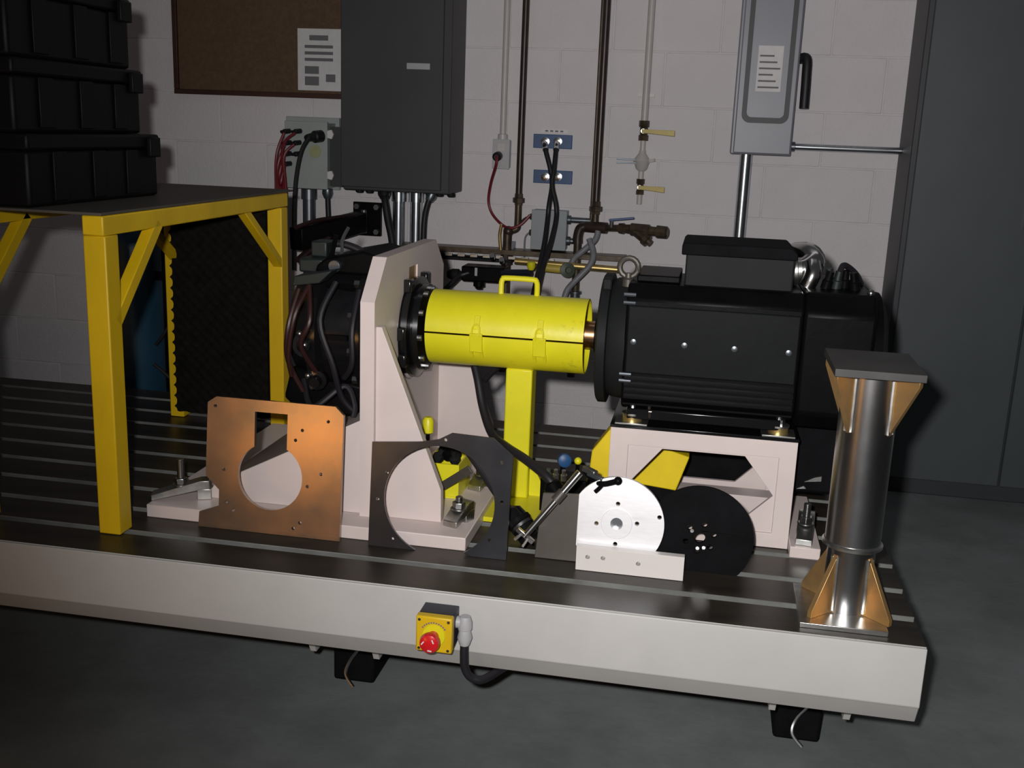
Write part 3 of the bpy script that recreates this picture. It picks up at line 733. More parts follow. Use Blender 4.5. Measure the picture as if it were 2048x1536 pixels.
for q in range(4):
    a = PI / 4 + q * PI / 2
    d = Vector((math.cos(a), math.sin(a), 0)); s = Vector((-d.y, d.x, 0))
    for lo_ in (True, False):
        zf = (lambda h: ZB + 0.0102 + h) if lo_ else (lambda h: 0.8663 - h); rt = 0.0442 if lo_ else 0.0512
        pr = [(rt, 0), (0.104, 0), (0.104, 0.012), (rt + 0.001, 0.115), (rt, 0.115)]
        mb = MB()
        vs = [Vector((cx_, cy_, zf(h))) + d * r + s * e for e in (-0.005, 0.005) for r, h in pr]
        n = len(pr)
        mb.add(vs, [tuple(range(n)), tuple(range(2 * n - 1, n - 1, -1))] + [(i, (i + 1) % n, n + (i + 1) % n, n + i) for i in range(n)])
        g = build('gusset', mb, M['gusset'], t, bevel=0.0008)
        wb = MB()
        for e in (-1, 1):
            wb.tube([Vector((cx_, cy_, zf(h))) + d * (rt + 0.001 + 0.0015 * random.random()) + s * e * 0.0065 for h in (0.004, 0.03, 0.055, 0.08, 0.100, 0.112)], 0.0035, n=6, sub=2)
        build('weld', wb, M['zinc'], g)

# ------------------------------------------------------------------ stop button box
t = thing('stop_button_box', 'yellow emergency stop box with red mushroom button on the bench front', 'stop button', (-0.457, 1.835, 0.29))
build('back_box', MB().box(-0.491, -0.422, 1.822, 1.8678, 0.291, 0.362), M['navy'], t, bevel=0.002)
lid = build('front_cover', MB().box(-0.492, -0.421, 1.803, 1.8218, 0.290, 0.363), M['yellowold'], t, bevel=0.003)
for x in (-0.485, -0.428):
    for z in (0.297, 0.356):
        build('screw', MB().cyl((x, 1.8014, z), (x, 1.803, z), 0.003, n=8), M['bolt'], lid)
build('ring', MB().lathe((-0.4565, 1.8029, 0.325), (0, -1, 0), [(0, 0.023), (0.002, 0.022)], 28), M['yellow'], lid)
for i in range(11):
    a = PI / 2 + (i - 5) * 0.19
    x, z = -0.4565 + 0.0265 * math.cos(a), 0.325 + 0.0265 * math.sin(a)
    build('mark', MB().bar((x, 1.8026, z - 0.0015), (x, 1.8026, z + 0.0015), 0.0032, 0.0005, (0, 1, 0)), M['print'], lid)
bt = build('button', MB().lathe((-0.4565, 1.8008, 0.325), (0, -1, 0), [(0, 0.011), (0.018, 0.011), (0.020, 0.0185), (0.026, 0.020), (0.034, 0.018), (0.038, 0.010), (0.0385, 0.002)], 28), M['red'], t)
for a in (0.4, 2.5, 4.6):
    c = Vector((-0.4565 + 0.011 * math.cos(a), 1.7625, 0.325 + 0.011 * math.sin(a)))
    build('arrow', MB().bar(c, c + Vector((-math.sin(a) * 0.008, 0, math.cos(a) * 0.008)), 0.0022, 0.0012, (0, 1, 0)), M['white'], bt)
gl = build('cable_gland', MB().lathe((-0.405, 1.846, 0.352), (0, 0, -1), [(0, 0.010), (0.012, 0.014), (0.026, 0.014), (0.028, 0.011), (0.044, 0.015), (0.060, 0.010)], 14), M['greyplastic'], t)
build('side_nut', MB().lathe((-0.4215, 1.846, 0.338), (1, 0, 0), [(0, 0.012), (0.014, 0.011)], 12), M['greyplastic'], gl)
build('cable', MB().tube([(-0.405, 1.846, 0.293), (-0.405, 1.845, 0.27), (-0.403, 1.846, 0.243), (-0.392, 1.85, 0.222), (-0.370, 1.862, 0.213), (-0.345, 1.90, 0.216), (-0.315, 1.95, 0.221)], 0.0085, n=12), M['rubber'], t)

# ------------------------------------------------------------------ wall equipment
def wbox(px0, py0, px1, py1, Y):
    a = W(px0, py1, Y); b = W(px1, py0, Y)
    return a.x, b.x, a.z, b.z


G = WALL - 0.001
# big dark power cabinet
t = thing('power_cabinet', 'large dark grey electrical cabinet on the wall above the conduits', 'cabinet', (-1.26, 4.1, 1.0))
x0, x1, z0 = -1.428, -1.000, 1.018
build('body', MB().box(x0, x1, 4.035, G, z0, 1.86), M['cabinet'], t, bevel=0.005)
d = build('door', MB().box(x0 - 0.004, x1 - 0.03, 4.018, 4.0348, z0 + 0.012, 1.85), M['cabinet'], t, bevel=0.004)
build('badge', MB().box(-1.17, -1.08, 4.0165, 4.0178, 1.478, 1.50), M['greyplastic'], d)
for px, py in ((716, 372), (736, 374), (877, 376), (900, 378)):
    p = W(px, py, 4.1)
    build('hub_nut', MB().lathe((p.x, 4.12, z0 - 0.0145), (0, 0, 1), [(0, 0.012), (0.003, 0.016), (0.014, 0.016)], 14), M['charcoal'], t)
# junction box
t = thing('junction_box', 'grey green junction box with red plug cables left of the dark cabinet', 'junction box', (-1.66, 4.15, 1.02))
build('back_flange', MB().box(-1.745, -1.515, 4.235, G, 1.00, 1.29), M['greygreen'], t, bevel=0.003)
build('body', MB().box(-1.70, -1.53, 4.135, 4.2348, 1.012, 1.268), M['greygreen'], t, bevel=0.003)
cv = build('cover', MB().box(-1.705, -1.525, 4.122, 4.1348, 1.008, 1.272), M['greygreen'], t, bevel=0.002)
build('side_plate', MB().box(-1.524, -1.4285, 4.15, 4.21, 1.02, 1.255), M['cabinet'], t)
for z in (1.065, 1.225):
    build('clasp', MB().prism([(-1.524, z - 0.014), (-1.506, z - 0.018), (-1.498, z), (-1.506, z + 0.018), (-1.524, z + 0.014)], 4.118, 4.13, 'Y'), M['white'], t, bevel=0.001)
p = W(630, 303, 4.12)
build('sticker', MB().cyl((p.x, 4.1205, p.z), (p.x, 4.1217, p.z), 0.026, n=20), M['sticker'], cv)
for i, (px, py) in enumerate(((578, 262), (600, 262), (580, 285), (599, 285), (580, 307), (600, 307), (580, 327))):
    p = W(px, py, 4.115)
    pl = build('plug', MB().lathe((p.x, 4.1216, p.z), (-0.5, -1, -0.1), [(0, 0.010), (0.03, 0.010), (0.032, 0.007), (0.045, 0.006)], 10), M['rubber'], t)
ends = W(563, 372, 4.10)
for i, (px, py) in enumerate(((572, 266), (574, 289), (572, 311), (574, 331), (594, 266), (592, 289))):
    a = W(px - 4, py, 4.08)
    mid = W(553 + i * 3, py + 45 - i * 4, 4.06)
    e = W(552 + i * 4, 380, 4.08)
    tag(build('plug_cable', MB().tube([a, mid, e, W(552 + i * 4, 470, 4.10)], 0.0062, n=8), M['redcable']), 'dark red cable looping down from the plugs of the grey green junction box', 'cable', 'red plug cables')
p = W(632, 272, 4.09)
t = thing('power_plug', 'big black plug with thick cable on the front of the grey green junction box', 'plug', (p.x, 4.1, p.z))
build('plug_body', MB().lathe((p.x + 0.01, 4.1215, p.z), (-0.55, -1, -0.12), [(0, 0.024), (0.035, 0.024), (0.04, 0.018), (0.07, 0.014), (0.08, 0.010)], 16), M['rubber'], t)
build('cable', MB().tube(wl([(620, 273), (604, 300), (594, 345), (589, 400), (588, 470), (588, 540)], 4.05), 0.009, n=10), M['rubber'], t)
# conduits below the boxes
for px, top, bot, r, mt, lab in ((618, 374, 560, 0.026, 'galvdark', 'dark conduit below the grey green junction box'), (798, 374, 560, 0.024, 'galv', 'shiny conduit below the dark cabinet, left of two'), (833, 376, 560, 0.024, 'galv', 'shiny conduit below the dark cabinet, right of two')):
    a = W(px, top, 4.18)
    zt_ = 1.0075 if px == 618 else z0 - 0.0005
    t = thing('conduit', lab, 'conduit', (a.x, 4.18, 0.0), 'conduits below the wall boxes')
    build('pipe', MB().cyl((a.x, 4.18, 0.0), (a.x, 4.18, zt_), r, n=24), M[mt], t)
    build('coupling', MB().lathe((a.x, 4.18, zt_ - 0.045), (0, 0, 1), [(0, r + 0.001), (0.0, r + 0.006), (0.04, r + 0.006), (0.0445, r + 0.002)], 20), M[mt], t)
    build('strap', MB().box(a.x - r - 0.012, a.x + r + 0.012, 4.18 + r + 0.001, G, 0.55, 0.57), M['galvdark'], t)
for pts, r, lab in (([(655, 376, 4.2), (656, 410, 4.2), (657, 450, 4.2), (655, 540, 4.2)], 0.011, 'black cable straight down from the grey green junction box'),
                    ([(768, 374, 4.15), (770, 400, 4.12), (776, 440, 4.1), (784, 480, 4.08), (790, 540, 4.05)], 0.015, 'thick black cable from the gland under the dark cabinet'),
                    ([(866, 378, 4.16), (858, 400, 4.15), (850, 430, 4.15), (847, 470, 4.15), (846, 540, 4.15)], 0.012, 'black cable right of the two shiny conduits')):
    t = thing('cabinet_cable', lab, 'cable', W(pts[-1][0], pts[-1][1], 4.15))
    q = wl(pts, 4.15)
    q[0].z = (1.0070 if pts[0][0] == 655 else 1.0172)
    build('cable', MB().tube(q, r, n=12), M['rubber'], t)
    build('gland', MB().lathe(q[0], (q[1] - q[0]), [(0, r + 0.010), (0.02, r + 0.012), (0.04, r + 0.004)], 14), M['rubber'] if r > 0.013 else M['galvdark'], t)
# cork board
t = thing('cork_board', 'brown framed cork board on the wall at the upper left', 'notice board', (-1.9, 4.25, 1.37))
c0 = W(350, 187, 4.24)
build('cork', MB().box(c0.x + 0.02, -1.48, 4.245, G, c0.z + 0.02, 1.98), M['cork'], t)
build('frame_rail', MB().box(c0.x, -1.46, 4.232, G, c0.z, c0.z + 0.0198), M['wood'], t, bevel=0.002)
build('frame_rail', MB().box(c0.x, -1.46, 4.232, G, 1.9805, 2.0), M['wood'], t, bevel=0.002)
build('frame_stile', MB().box(c0.x, c0.x + 0.0198, 4.232, G, c0.z + 0.0202, 1.98), M['wood'], t, bevel=0.002)
build('frame_stile', MB().box(-1.4798, -1.46, 4.232, G, c0.z + 0.0202, 1.98), M['wood'], t, bevel=0.002)
t = thing('notice_sheet', 'white printed notice pinned to the cork board beside the cabinet', 'notice', (-1.6, 4.243, 1.41))
a = W(596, 180, 4.243)
build('paper', MB().box(a.x, a.x + 0.185, 4.2435, 4.2446, a.z, a.z + 0.24), M['white'], t)
for i, (dx, dz, w, h) in enumerate(((0.03, 0.02, 0.06, 0.035), (0.03, 0.065, 0.06, 0.03), (0.12, 0.035, 0.04, 0.03), (0.03, 0.115, 0.12, 0.012), (0.03, 0.14, 0.12, 0.012), (0.03, 0.165, 0.12, 0.012), (0.05, 0.195, 0.08, 0.02))):
    build('print_block', MB().box(a.x + dx, a.x + dx + w, 4.2428, 4.2434, a.z + dz, a.z + dz + h), M['print'], t)
# black wall bracket with arm
t = thing('wall_bracket', 'black bolted wall plate with swing arm beside the conduits', 'bracket', (-1.4, 4.25, 0.82))
bx0, bx1, bz0, bz1 = wbox(706, 406, 762, 470, 4.24)
build('plate', MB().box(bx0, bx1, 4.24, G, bz0, bz1), M['black'], t, bevel=0.002)
for x in (bx0 + 0.018, bx1 - 0.018):
    for z in (bz0 + 0.018, bz1 - 0.018):
        build('bolt', hexa((x, 4.228, z), (x, 4.2398, z), 0.012), M['bolt'], t)
build('hinge_pin', MB().cyl(W(728, 466, 4.19), W(728, 420, 4.19), 0.012), M['galvdark'], t)
build('arm', MB().bar(W(722, 444, 4.2), W(592, 478, 3.75), 0.06, 0.085), M['black'], t, bevel=0.006)
build('arm_hose', MB().tube([W(715, 430, 4.15), W(670, 436, 4.0), W(630, 442, 3.85), W(592, 455, 3.72)], 0.009, n=8), M['maroon'], t)
build('arm_hose', MB().tube([W(690, 462, 4.1), W(650, 478, 3.9), W(620, 500, 3.8), W(596, 520, 3.7)], 0.012, n=8), M['maroon'], t)
# white conduit and outlet
t = thing('wall_outlet', 'grey outlet box with black plug at the end of a white conduit', 'outlet', (-0.85, 4.23, 1.12))
ox0, ox1, oz0, oz1 = wbox(985, 280, 1019, 336, 4.21)
build('box', MB().box(ox0, ox1, 4.212, G, oz0, oz1), M['greyplastic'], t, bevel=0.006)
build('cover_plate', MB().box(ox0 - 0.002, ox1 + 0.002, 4.208, 4.2118, oz0 - 0.002, oz1 + 0.002), M['greyplastic'], t, bevel=0.001)
xc = (ox0 + ox1) / 2
build('socket', MB().box(xc - 0.016, xc + 0.016, 4.2062, 4.2079, oz1 - 0.045, oz1 - 0.015), M['whitepipe'], t, bevel=0.001)
build('conduit', MB().cyl((xc, 4.235, oz1), (xc, 4.235, 3.4), 0.0125), M['whitepipe'], t)
build('hub', MB().lathe((xc, 4.235, oz1 + 0.0005), (0, 0, 1), [(0, 0.02), (0.02, 0.02), (0.022, 0.0145)], 16), M['whitepipe'], t)
t = thing('appliance_lead', 'black plug with dark red cord hanging from the wall outlet', 'cord', W(995, 312, 4.19))
pz = W(995, 312, 4.19)
build('plug', MB().lathe((pz.x, 4.2055, pz.z), (0, -1, -0.1), [(0, 0.018), (0.03, 0.018), (0.034, 0.012), (0.04, 0.009)], 16), M['rubber'], t)
build('cord', MB().tube(wl([(994, 312, 4.165), (992, 330, 4.16), (982, 365, 4.2), (977, 400, 4.22), (983, 425, 4.22), (1000, 446, 4.2), (1018, 456, 4.18), (1040, 450, 4.18), (1060, 430, 4.19)], 4.2), 0.0058, n=8), M['redcable'], t)
# pipe 1
t = thing('iron_pipe', 'dark iron pipe with union running down the wall left of the blue plates', 'pipe', (-0.74, 4.2, 0.5))
x1_ = W(1043, 250, 4.2).x
zc_ = W(1040, 400, 4.2).z
build('pipe', MB().cyl((x1_, 4.2, zc_), (x1_, 4.2, 3.4), 0.0135), M['pipe'], t)
build('union', MB().lathe((x1_, 4.2, zc_ - 0.02), (0, 0, 1), [(0, 0.016), (0.008, 0.016), (0.01, 0.024), (0.028, 0.024), (0.03, 0.017), (0.045, 0.016)], 8), M['rustpipe'], t)
build('lower_pipe', MB().tube([(x1_, 4.2, zc_ - 0.005), (x1_, 4.2, zc_ - 0.09), (x1_ - 0.005, 4.2, zc_ - 0.115), (x1_ - 0.035, 4.19, zc_ - 0.125)], 0.014, n=12), M['rustpipe'], t)
build('elbow', MB().ball((x1_ - 0.035, 4.19, zc_ - 0.125), 0.022), M['pipe'], t)
build('drop_pipe', MB().cyl((x1_ - 0.038, 4.19, zc_ - 0.125), (x1_ - 0.038, 4.19, 0.30), 0.018), M['rustpipe'], t)
build('coupling', MB().lathe((x1_ - 0.038, 4.19, zc_ - 0.26), (0, 0, 1), [(0, 0.019), (0.002, 0.025), (0.05, 0.025), (0.052, 0.019)], 10), M['pipe'], t)
build('bracket_arm', MB().box(x1_ - 0.06, x1_ - 0.015, 4.2085, G, 0.80, 0.83), M['galvdark'], t)
# blue plates with ports, hoses
for i, (py0, py1, lab) in enumerate(((269, 297, 'blue port plate with two hose fittings and white label above, upper one'), (341, 367, 'blue port plate with two capped ports, lower one behind the hoses'))):
    x0_, x1b, z0_, z1_ = wbox(1066, py0, 1145, py1, 4.25)
    t = thing('port_plate', lab, 'port plate', ((x0_ + x1b) / 2, 4.25, z0_), 'blue port plates on the wall')
    build('plate', MB().box(x0_, x1b, 4.25, G, z0_ + 0.003, z1_ - 0.003), M['blue'], t, bevel=0.002)
    for px in (1090, 1115):
        q = W(px, (py0 + py1) / 2, 4.24)
        build('port', MB().lathe((q.x, 4.2498, q.z), (0, -1, 0), [(0, 0.017), (0.006, 0.017), (0.007, 0.011), (0.016, 0.011), (0.017, 0.006)], 16), M['chrome'], t)
    if i == 0:
        build('label', MB().box(x0_ + 0.03, x1b - 0.02, 4.257, 4.2588, z1_ + 0.004, z1_ + 0.016), M['white'], t)
        for dx in (0.045, 0.065, 0.085, 0.105):
            build('lettering', MB().box(x0_ + dx, x0_ + dx + 0.012, 4.2564, 4.2569, z1_ + 0.007, z1_ + 0.013), M['print'], t)
for a0, lab in (([(1089, 286, 4.225), (1091, 300, 4.19), (1101, 340, 4.17), (1104, 370, 4.16), (1098, 410, 4.12), (1095, 440, 4.1), (1088, 490, 4.0), (1076, 545, 3.9), (1062, 610, 3.8)], 'black hose from the left fitting of the upper blue plate'),
                ([(1114, 286, 4.225), (1112, 300, 4.19), (1108, 340, 4.15), (1104, 370, 4.13), (1112, 410, 4.11), (1112, 440, 4.09), (1100, 490, 3.99), (1082, 545, 3.89), (1068, 610, 3.79)], 'black hose from the right fitting of the upper blue plate')):
    q = wl(a0, 4.2)
    t = thing('hydraulic_hose', lab, 'hose', q[-1], 'hoses hanging from the blue plate')
    build('hose', MB().tube(q, 0.0095, n=12), M['rubber'], t)
    build('ferrule', MB().cyl(q[0], q[1], 0.0115), M['chrome'], t)
# small grey junction box
t = thing('small_junction_box', 'small plain grey junction box on the wall behind the black hoses', 'junction box', (-0.65, 4.2, 0.77))
jx0, jx1, jz0, jz1 = wbox(1062, 423, 1134, 497, 4.19)
build('body', MB().box(jx0, jx1, 4.19, G, jz0, jz1), M['jgrey'], t, bevel=0.003)
build('cover', MB().box(jx0 - 0.002, jx1 + 0.002, 4.182, 4.1898, jz0 - 0.002, jz1 + 0.002), M['jgrey'], t, bevel=0.002)
for z, L in ((jz1 - 0.035, 0.09), (jz0 + 0.035, 0.035)):
    build('fitting', MB().lathe((jx1 + 0.001, 4.225, z), (1, 0, 0), [(0, 0.018), (0.012, 0.018), (0.014, 0.012), (0.03, 0.012), (L, 0.011)], 14), M['galvdark'], t)
for z in (jz1 - 0.03, jz0 + 0.06):
    build('fitting', MB().lathe((jx0 - 0.001, 4.225, z), (-1, 0, 0), [(0, 0.014), (0.014, 0.012)], 10), M['rustpipe'], t)
build('stub_wire', MB().tube([(jx0 - 0.015, 4.225, jz1 - 0.03), (jx0 - 0.04, 4.22, jz1 - 0.045), (jx0 - 0.06, 4.215, jz1 - 0.075)], 0.006, n=8), M['rubber'], t)
build('stub_wire', MB().tube([(jx0 - 0.015, 4.225, jz0 + 0.06), (jx0 - 0.03, 4.22, jz0 + 0.04), (jx0 - 0.032, 4.22, jz0 - 0.01), (jx0 - 0.03, 4.22, jz0 - 0.05)], 0.004, n=6), M['hose'], t)
# pipe 2 with strainer
t = thing('iron_pipe', 'dark red brown iron pipe running down the wall right of the blue plates', 'pipe', (-0.42, 4.2, 0.45))
x2_ = W(1198, 300, 4.19).x
zu = W(1189, 418, 4.19).z
ze = W(1192, 448, 4.19).z
build('pipe', MB().cyl((x2_, 4.19, zu), (x2_, 4.19, 3.4), 0.0145), M['pipe'], t)
build('union', MB().lathe((x2_, 4.19, zu - 0.02), (0, 0, 1), [(0, 0.017), (0.01, 0.017), (0.012, 0.026), (0.03, 0.026), (0.032, 0.018), (0.05, 0.017)], 8), M['rustpipe'], t)
build('riser', MB().cyl((x2_, 4.19, ze), (x2_, 4.19, zu), 0.014), M['rustpipe'], t)
build('tee', MB().cyl((x2_ - 0.035, 4.19, ze - 0.012), (x2_ + 0.05, 4.17, ze - 0.012), 0.022), M['pipe'], t)
build('elbow', MB().tube([(x2_ - 0.03, 4.19, ze - 0.012), (x2_ - 0.055, 4.19, ze - 0.02), (x2_ - 0.064, 4.19, ze - 0.05), (x2_ - 0.064, 4.19, ze - 0.08)], 0.02, n=12), M['pipe'], t)
build('drop_pipe', MB().cyl((x2_ - 0.064, 4.19, ze - 0.07), (x2_ - 0.064, 4.19, 0.30), 0.016), M['rustpipe'], t)
build('coupling', MB().lathe((x2_ - 0.064, 4.19, 0.60), (0, 0, 1), [(0, 0.017), (0.002, 0.026), (0.012, 0.026), (0.014, 0.020), (0.04, 0.020), (0.042, 0.026), (0.052, 0.026), (0.054, 0.017)], 12), M['galvdark'], t)
build('branch_pipe', MB().cyl((x2_ + 0.045, 4.17, ze - 0.012), W(1240, 456, 4.1), 0.013), M['rustpipe'], t)
st = build('strainer', MB().lathe(W(1238, 456, 4.1), W(1336, 465, 4.05) - W(1238, 456, 4.1), [(0, 0.019), (0.02, 0.021), (0.022, 0.016), (0.045, 0.018), (0.05, 0.024), (0.12, 0.024), (0.125, 0.018), (0.15, 0.017), (0.152, 0.024), (0.19, 0.023), (0.195, 0.016)], 10), M['rustpipe'], t)
build('strainer_leg', MB().lathe(W(1268, 460, 4.08), W(1305, 490, 4.05) - W(1268, 460, 4.08), [(0, 0.018), (0.05, 0.019), (0.052, 0.024), (0.07, 0.024), (0.072, 0.014), (0.085, 0.013)], 10), M['rustpipe'], st)
build('valve_stem', MB().cyl(W(1222, 455, 4.1), W(1223, 441, 4.1), 0.007, n=10), M['bolt'], t)
build('valve_handle', MB().bar(W(1218, 440, 4.1), W(1268, 436, 4.1), 0.022, 0.007), M['bluehandle'], t, bevel=0.002)
o = build('thin_pipe', MB().cyl((W(1194, 250, 4.215).x - 0.004, 4.222, 0.905), (W(1194, 250, 4.215).x - 0.004, 4.222, 3.4), 0.0062, n=12), M['rustpipe'])
tag(o, 'thin brown tube running beside the dark red brown pipe', 'pipe')
# grey flexible conduits
for pts, lab in (([(1196, 462, 4.15), (1190, 480, 4.14), (1168, 500, 4.12), (1150, 515, 4.12), (1141, 530, 4.12)], 'grey flexible conduit curving left below the strainer'),
                 ([(1178, 478, 4.12), (1186, 505, 4.1), (1180, 530, 4.08), (1150, 562, 4.06), (1132, 585, 4.04), (1124, 625, 4.02)], 'grey flexible conduit curving down behind the yellow shaft guard')):
    tag(build('flexible_conduit', MB().tube(wl(pts, 4.1), 0.0115, n=12), M['hose']), lab, 'conduit')
# horizontal channel, brass pipe, valve cluster
t = thing('strut_channel', 'slotted steel strut rail running along the wall behind the upright plate', 'rail', (-0.8, 4.2, 0.73))
a, b = W(780, 487, 4.18), W(1250, 522, 4.18)
zc2 = (a.z + b.z) / 2
build('channel', MB().prism([(a.x, zc2 - 0.010), (b.x, zc2 - 0.010), (b.x, zc2 + 0.010), (a.x, zc2 + 0.010)], 4.165, G, 'Y'), M['rustpipe'], t, bevel=0.001)
for i in range(9):
    x = W(890, 505, 4.16).x + i * 0.052
    build('slot_insert', MB().box(x, x + 0.030, 4.158, 4.1648, zc2 - 0.026, zc2 - 0.014), M['zinc'], t, bevel=0.001)
build('lower_lip', MB().box(a.x, b.x - 0.45, 4.16, G, zc2 - 0.040, zc2 - 0.030), M['charcoal'], t)
t = thing('brass_pipe', 'brass pipe with olive hand valve running along the wall behind the shaft guard', 'pipe', (-0.55, 4.1, 0.68))
a, b = W(1030, 522, 4.1), W(1243, 540, 4.1)
build('pipe', MB().cyl(a, b, 0.013), M['brass'], t)
build('pipe_sleeve', MB().cyl(W(1085, 535, 4.08), W(1135, 540, 4.08), 0.016), M['yellowhandle'], t)
build('hand_wheel', MB().lathe(W(1134, 540, 4.06), (0.35, -1, 0.1), [(0, 0.018), (0.004, 0.029), (0.014, 0.029), (0.018, 0.012), (0.03, 0.010)], 20), M['olive'], t)
t = thing('valve_manifold', 'dark cluster of valves and fittings between the upright plate and iron pipe', 'valve cluster', W(950, 560, 4.0))
build('body', MB().box(W(925, 530, 3.98).x, W(1012, 530, 3.98).x, 3.96, 4.06, W(950, 562, 3.98).z, W(950, 532, 3.98).z), M['black'], t, bevel=0.006)
build('cap', MB().lathe(W(895, 548, 3.98), (1, 0, 0.02), [(0, 0.014), (0.02, 0.022), (0.045, 0.022), (0.047, 0.014), (0.07, 0.013)], 14), M['charcoal'], t)
build('neck', MB().lathe(W(958, 562, 3.97), (0, 0, -1), [(0, 0.022), (0.02, 0.022), (0.022, 0.014), (0.03, 0.013)], 12), M['black'], t)
build('window', MB().box(W(949, 540, 3.95).x, W(954, 540, 3.95).x, 3.955, 3.9598, W(950, 552, 3.95).z, W(950, 536, 3.95).z), M['greyplastic'], t)
build('fitting', MB().lathe(W(1004, 525, 3.95), (0.1, -1, 0.6), [(0, 0.010), (0.03, 0.010)], 10), M['chrome'], t)
build('fitting', MB().lathe(W(985, 517, 3.95), (0.1, -1, 0.6), [(0, 0.010), (0.03, 0.010)], 10), M['chrome'], t)
build('hose', MB().tube(wl([(888, 580, 3.9), (905, 565, 3.92), (920, 552, 3.96), (940, 545, 3.97)], 3.95), 0.010, n=10), M['rubber'], t)
build('yellow_knob', MB().lathe(W(1062, 540, 3.92), (0, 0, 1), [(0, 0.010), (0.012, 0.016), (0.028, 0.016), (0.032, 0.010)], 12), M['yellow'], t)
build('link', MB().cyl(W(1005, 545, 3.97), W(1062, 545, 3.92), 0.012), M['navy'], t)
o = build('thin_post', MB().tube(wl([(1003, 448, 4.15), (999, 470, 4.15), (1001, 500, 4.15)], 4.15), 0.006, n=8), M['brass'])
tag(o, 'short thin brass tube left of the small grey junction box', 'tube')
o = build('black_latch', MB().prism([(-0.505, 0.905), (-0.47, 0.912), (-0.47, 0.922), (-0.483, 0.926), (-0.490, 0.916), (-0.505, 0.914)], 2.62, 2.65, 'Y'), M['rubber'])
bpy.data.objects.remove(o)
# white sampling pipe with two yellow valves
t = thing('sample_pipe', 'white painted pipe with two yellow lever valves hanging on the wall', 'pipe', (-0.3, 4.22, 0.95))
xs = W(1285, 300, 4.22).x
zt1, zt2, zend = W(1284, 262, 4.22).z, W(1276, 374, 4.22).z, W(1274, 408, 4.22).z
build('pipe', MB().cyl((xs, 4.222, zend), (xs, 4.222, 3.4), 0.0105), M['whitepipe'], t)
build('upper_pipe', MB().cyl((xs, 4.222, zt1 + 0.02), (xs, 4.222, 3.4), 0.0135), M['whitepipe'], t)
for z, s, nm in ((zt1, 1.0, 0), (zt2, 0.8, 1)):
    vb = build('valve', MB().lathe((xs, 4.222, z - 0.036 * s), (0, 0, 1), [(0, 0.019 * s), (0.02 * s, 0.019 * s), (0.022 * s, 0.015 * s), (0.05 * s, 0.015 * s), (0.052 * s, 0.02 * s), (0.075 * s, 0.02 * s)], 8), M['rustpipe'], t)
    build('stem', MB().cyl((xs, 4.202, z), (xs, 4.186, z), 0.009, n=10), M['chrome'], vb)
    build('lever', MB().prism([(xs - 0.005, z - 0.008), (xs + 0.03, z - 0.009), (xs + 0.12 * (1 if nm == 0 else 0.8), z - 0.016), (xs + 0.12 * (1 if nm == 0 else 0.8), z + 0.006), (xs + 0.03, z + 0.006), (xs - 0.005, z + 0.008)], 4.180, 4.1862, 'Y'), M['yellowhandle'], vb, bevel=0.001)
zr = W(1281, 322, 4.22).z
rg = build('regulator', MB().lathe((xs, 4.222, zr - 0.04), (0, 0, 1), [(0, 0.010), (0.01, 0.022), (0.03, 0.028), (0.04, 0.034), (0.05, 0.028), (0.07, 0.014), (0.08, 0.012)], 16), M['whitepipe'], t)
build('fork', MB().bar((xs - 0.02, 4.205, zr + 0.003), (xs - 0.095, 4.19, zr + 0.006), 0.008, 0.006), M['galvdark'], rg)
build('fork', MB().bar((xs - 0.02, 4.205, zr - 0.007), (xs - 0.095, 4.19, zr - 0.009), 0.008, 0.006), M['galvdark'], rg)
build('side_arm', MB().bar((xs + 0.02, 4.215, zr), (xs + 0.05, 4.21, zr + 0.006), 0.012, 0.012), M['whitepipe'], rg)
build('clip', MB().box(xs - 0.032, xs + 0.032, 4.236, G, W(1290, 190, 4.22).z - 0.006, W(1290, 190, 4.22).z + 0.006), M['whitepipe'], t)
# disconnect switch at the upper right
t = thing('disconnect_switch', 'grey wall disconnect switch with embossed cover and black side lever', 'switch box', (0.17, 4.15, 1.2))
x0, x1, z0 = 0.052, 0.272, 1.214
build('body', MB().box(x0, x1, 4.125, G, z0, 1.86), M['discgrey'], t, bevel=0.004)
cv = build('cover', MB().box(x0 + 0.010, x1 - 0.004, 4.108, 4.1248, z0 + 0.004, 1.855), M['discgrey'], t, bevel=0.004)


def rrect(a, b, c, d, r, n=6):
    out = []
    for cx, cy, s in ((b - r, c + r, -PI / 2), (b - r, d - r, 0), (a + r, d - r, PI / 2), (a + r, c + r, PI)):
        out += [(cx + r * math.cos(s + PI / 2 * i / n), cy + r * math.sin(s + PI / 2 * i / n)) for i in range(n + 1)]
    return out


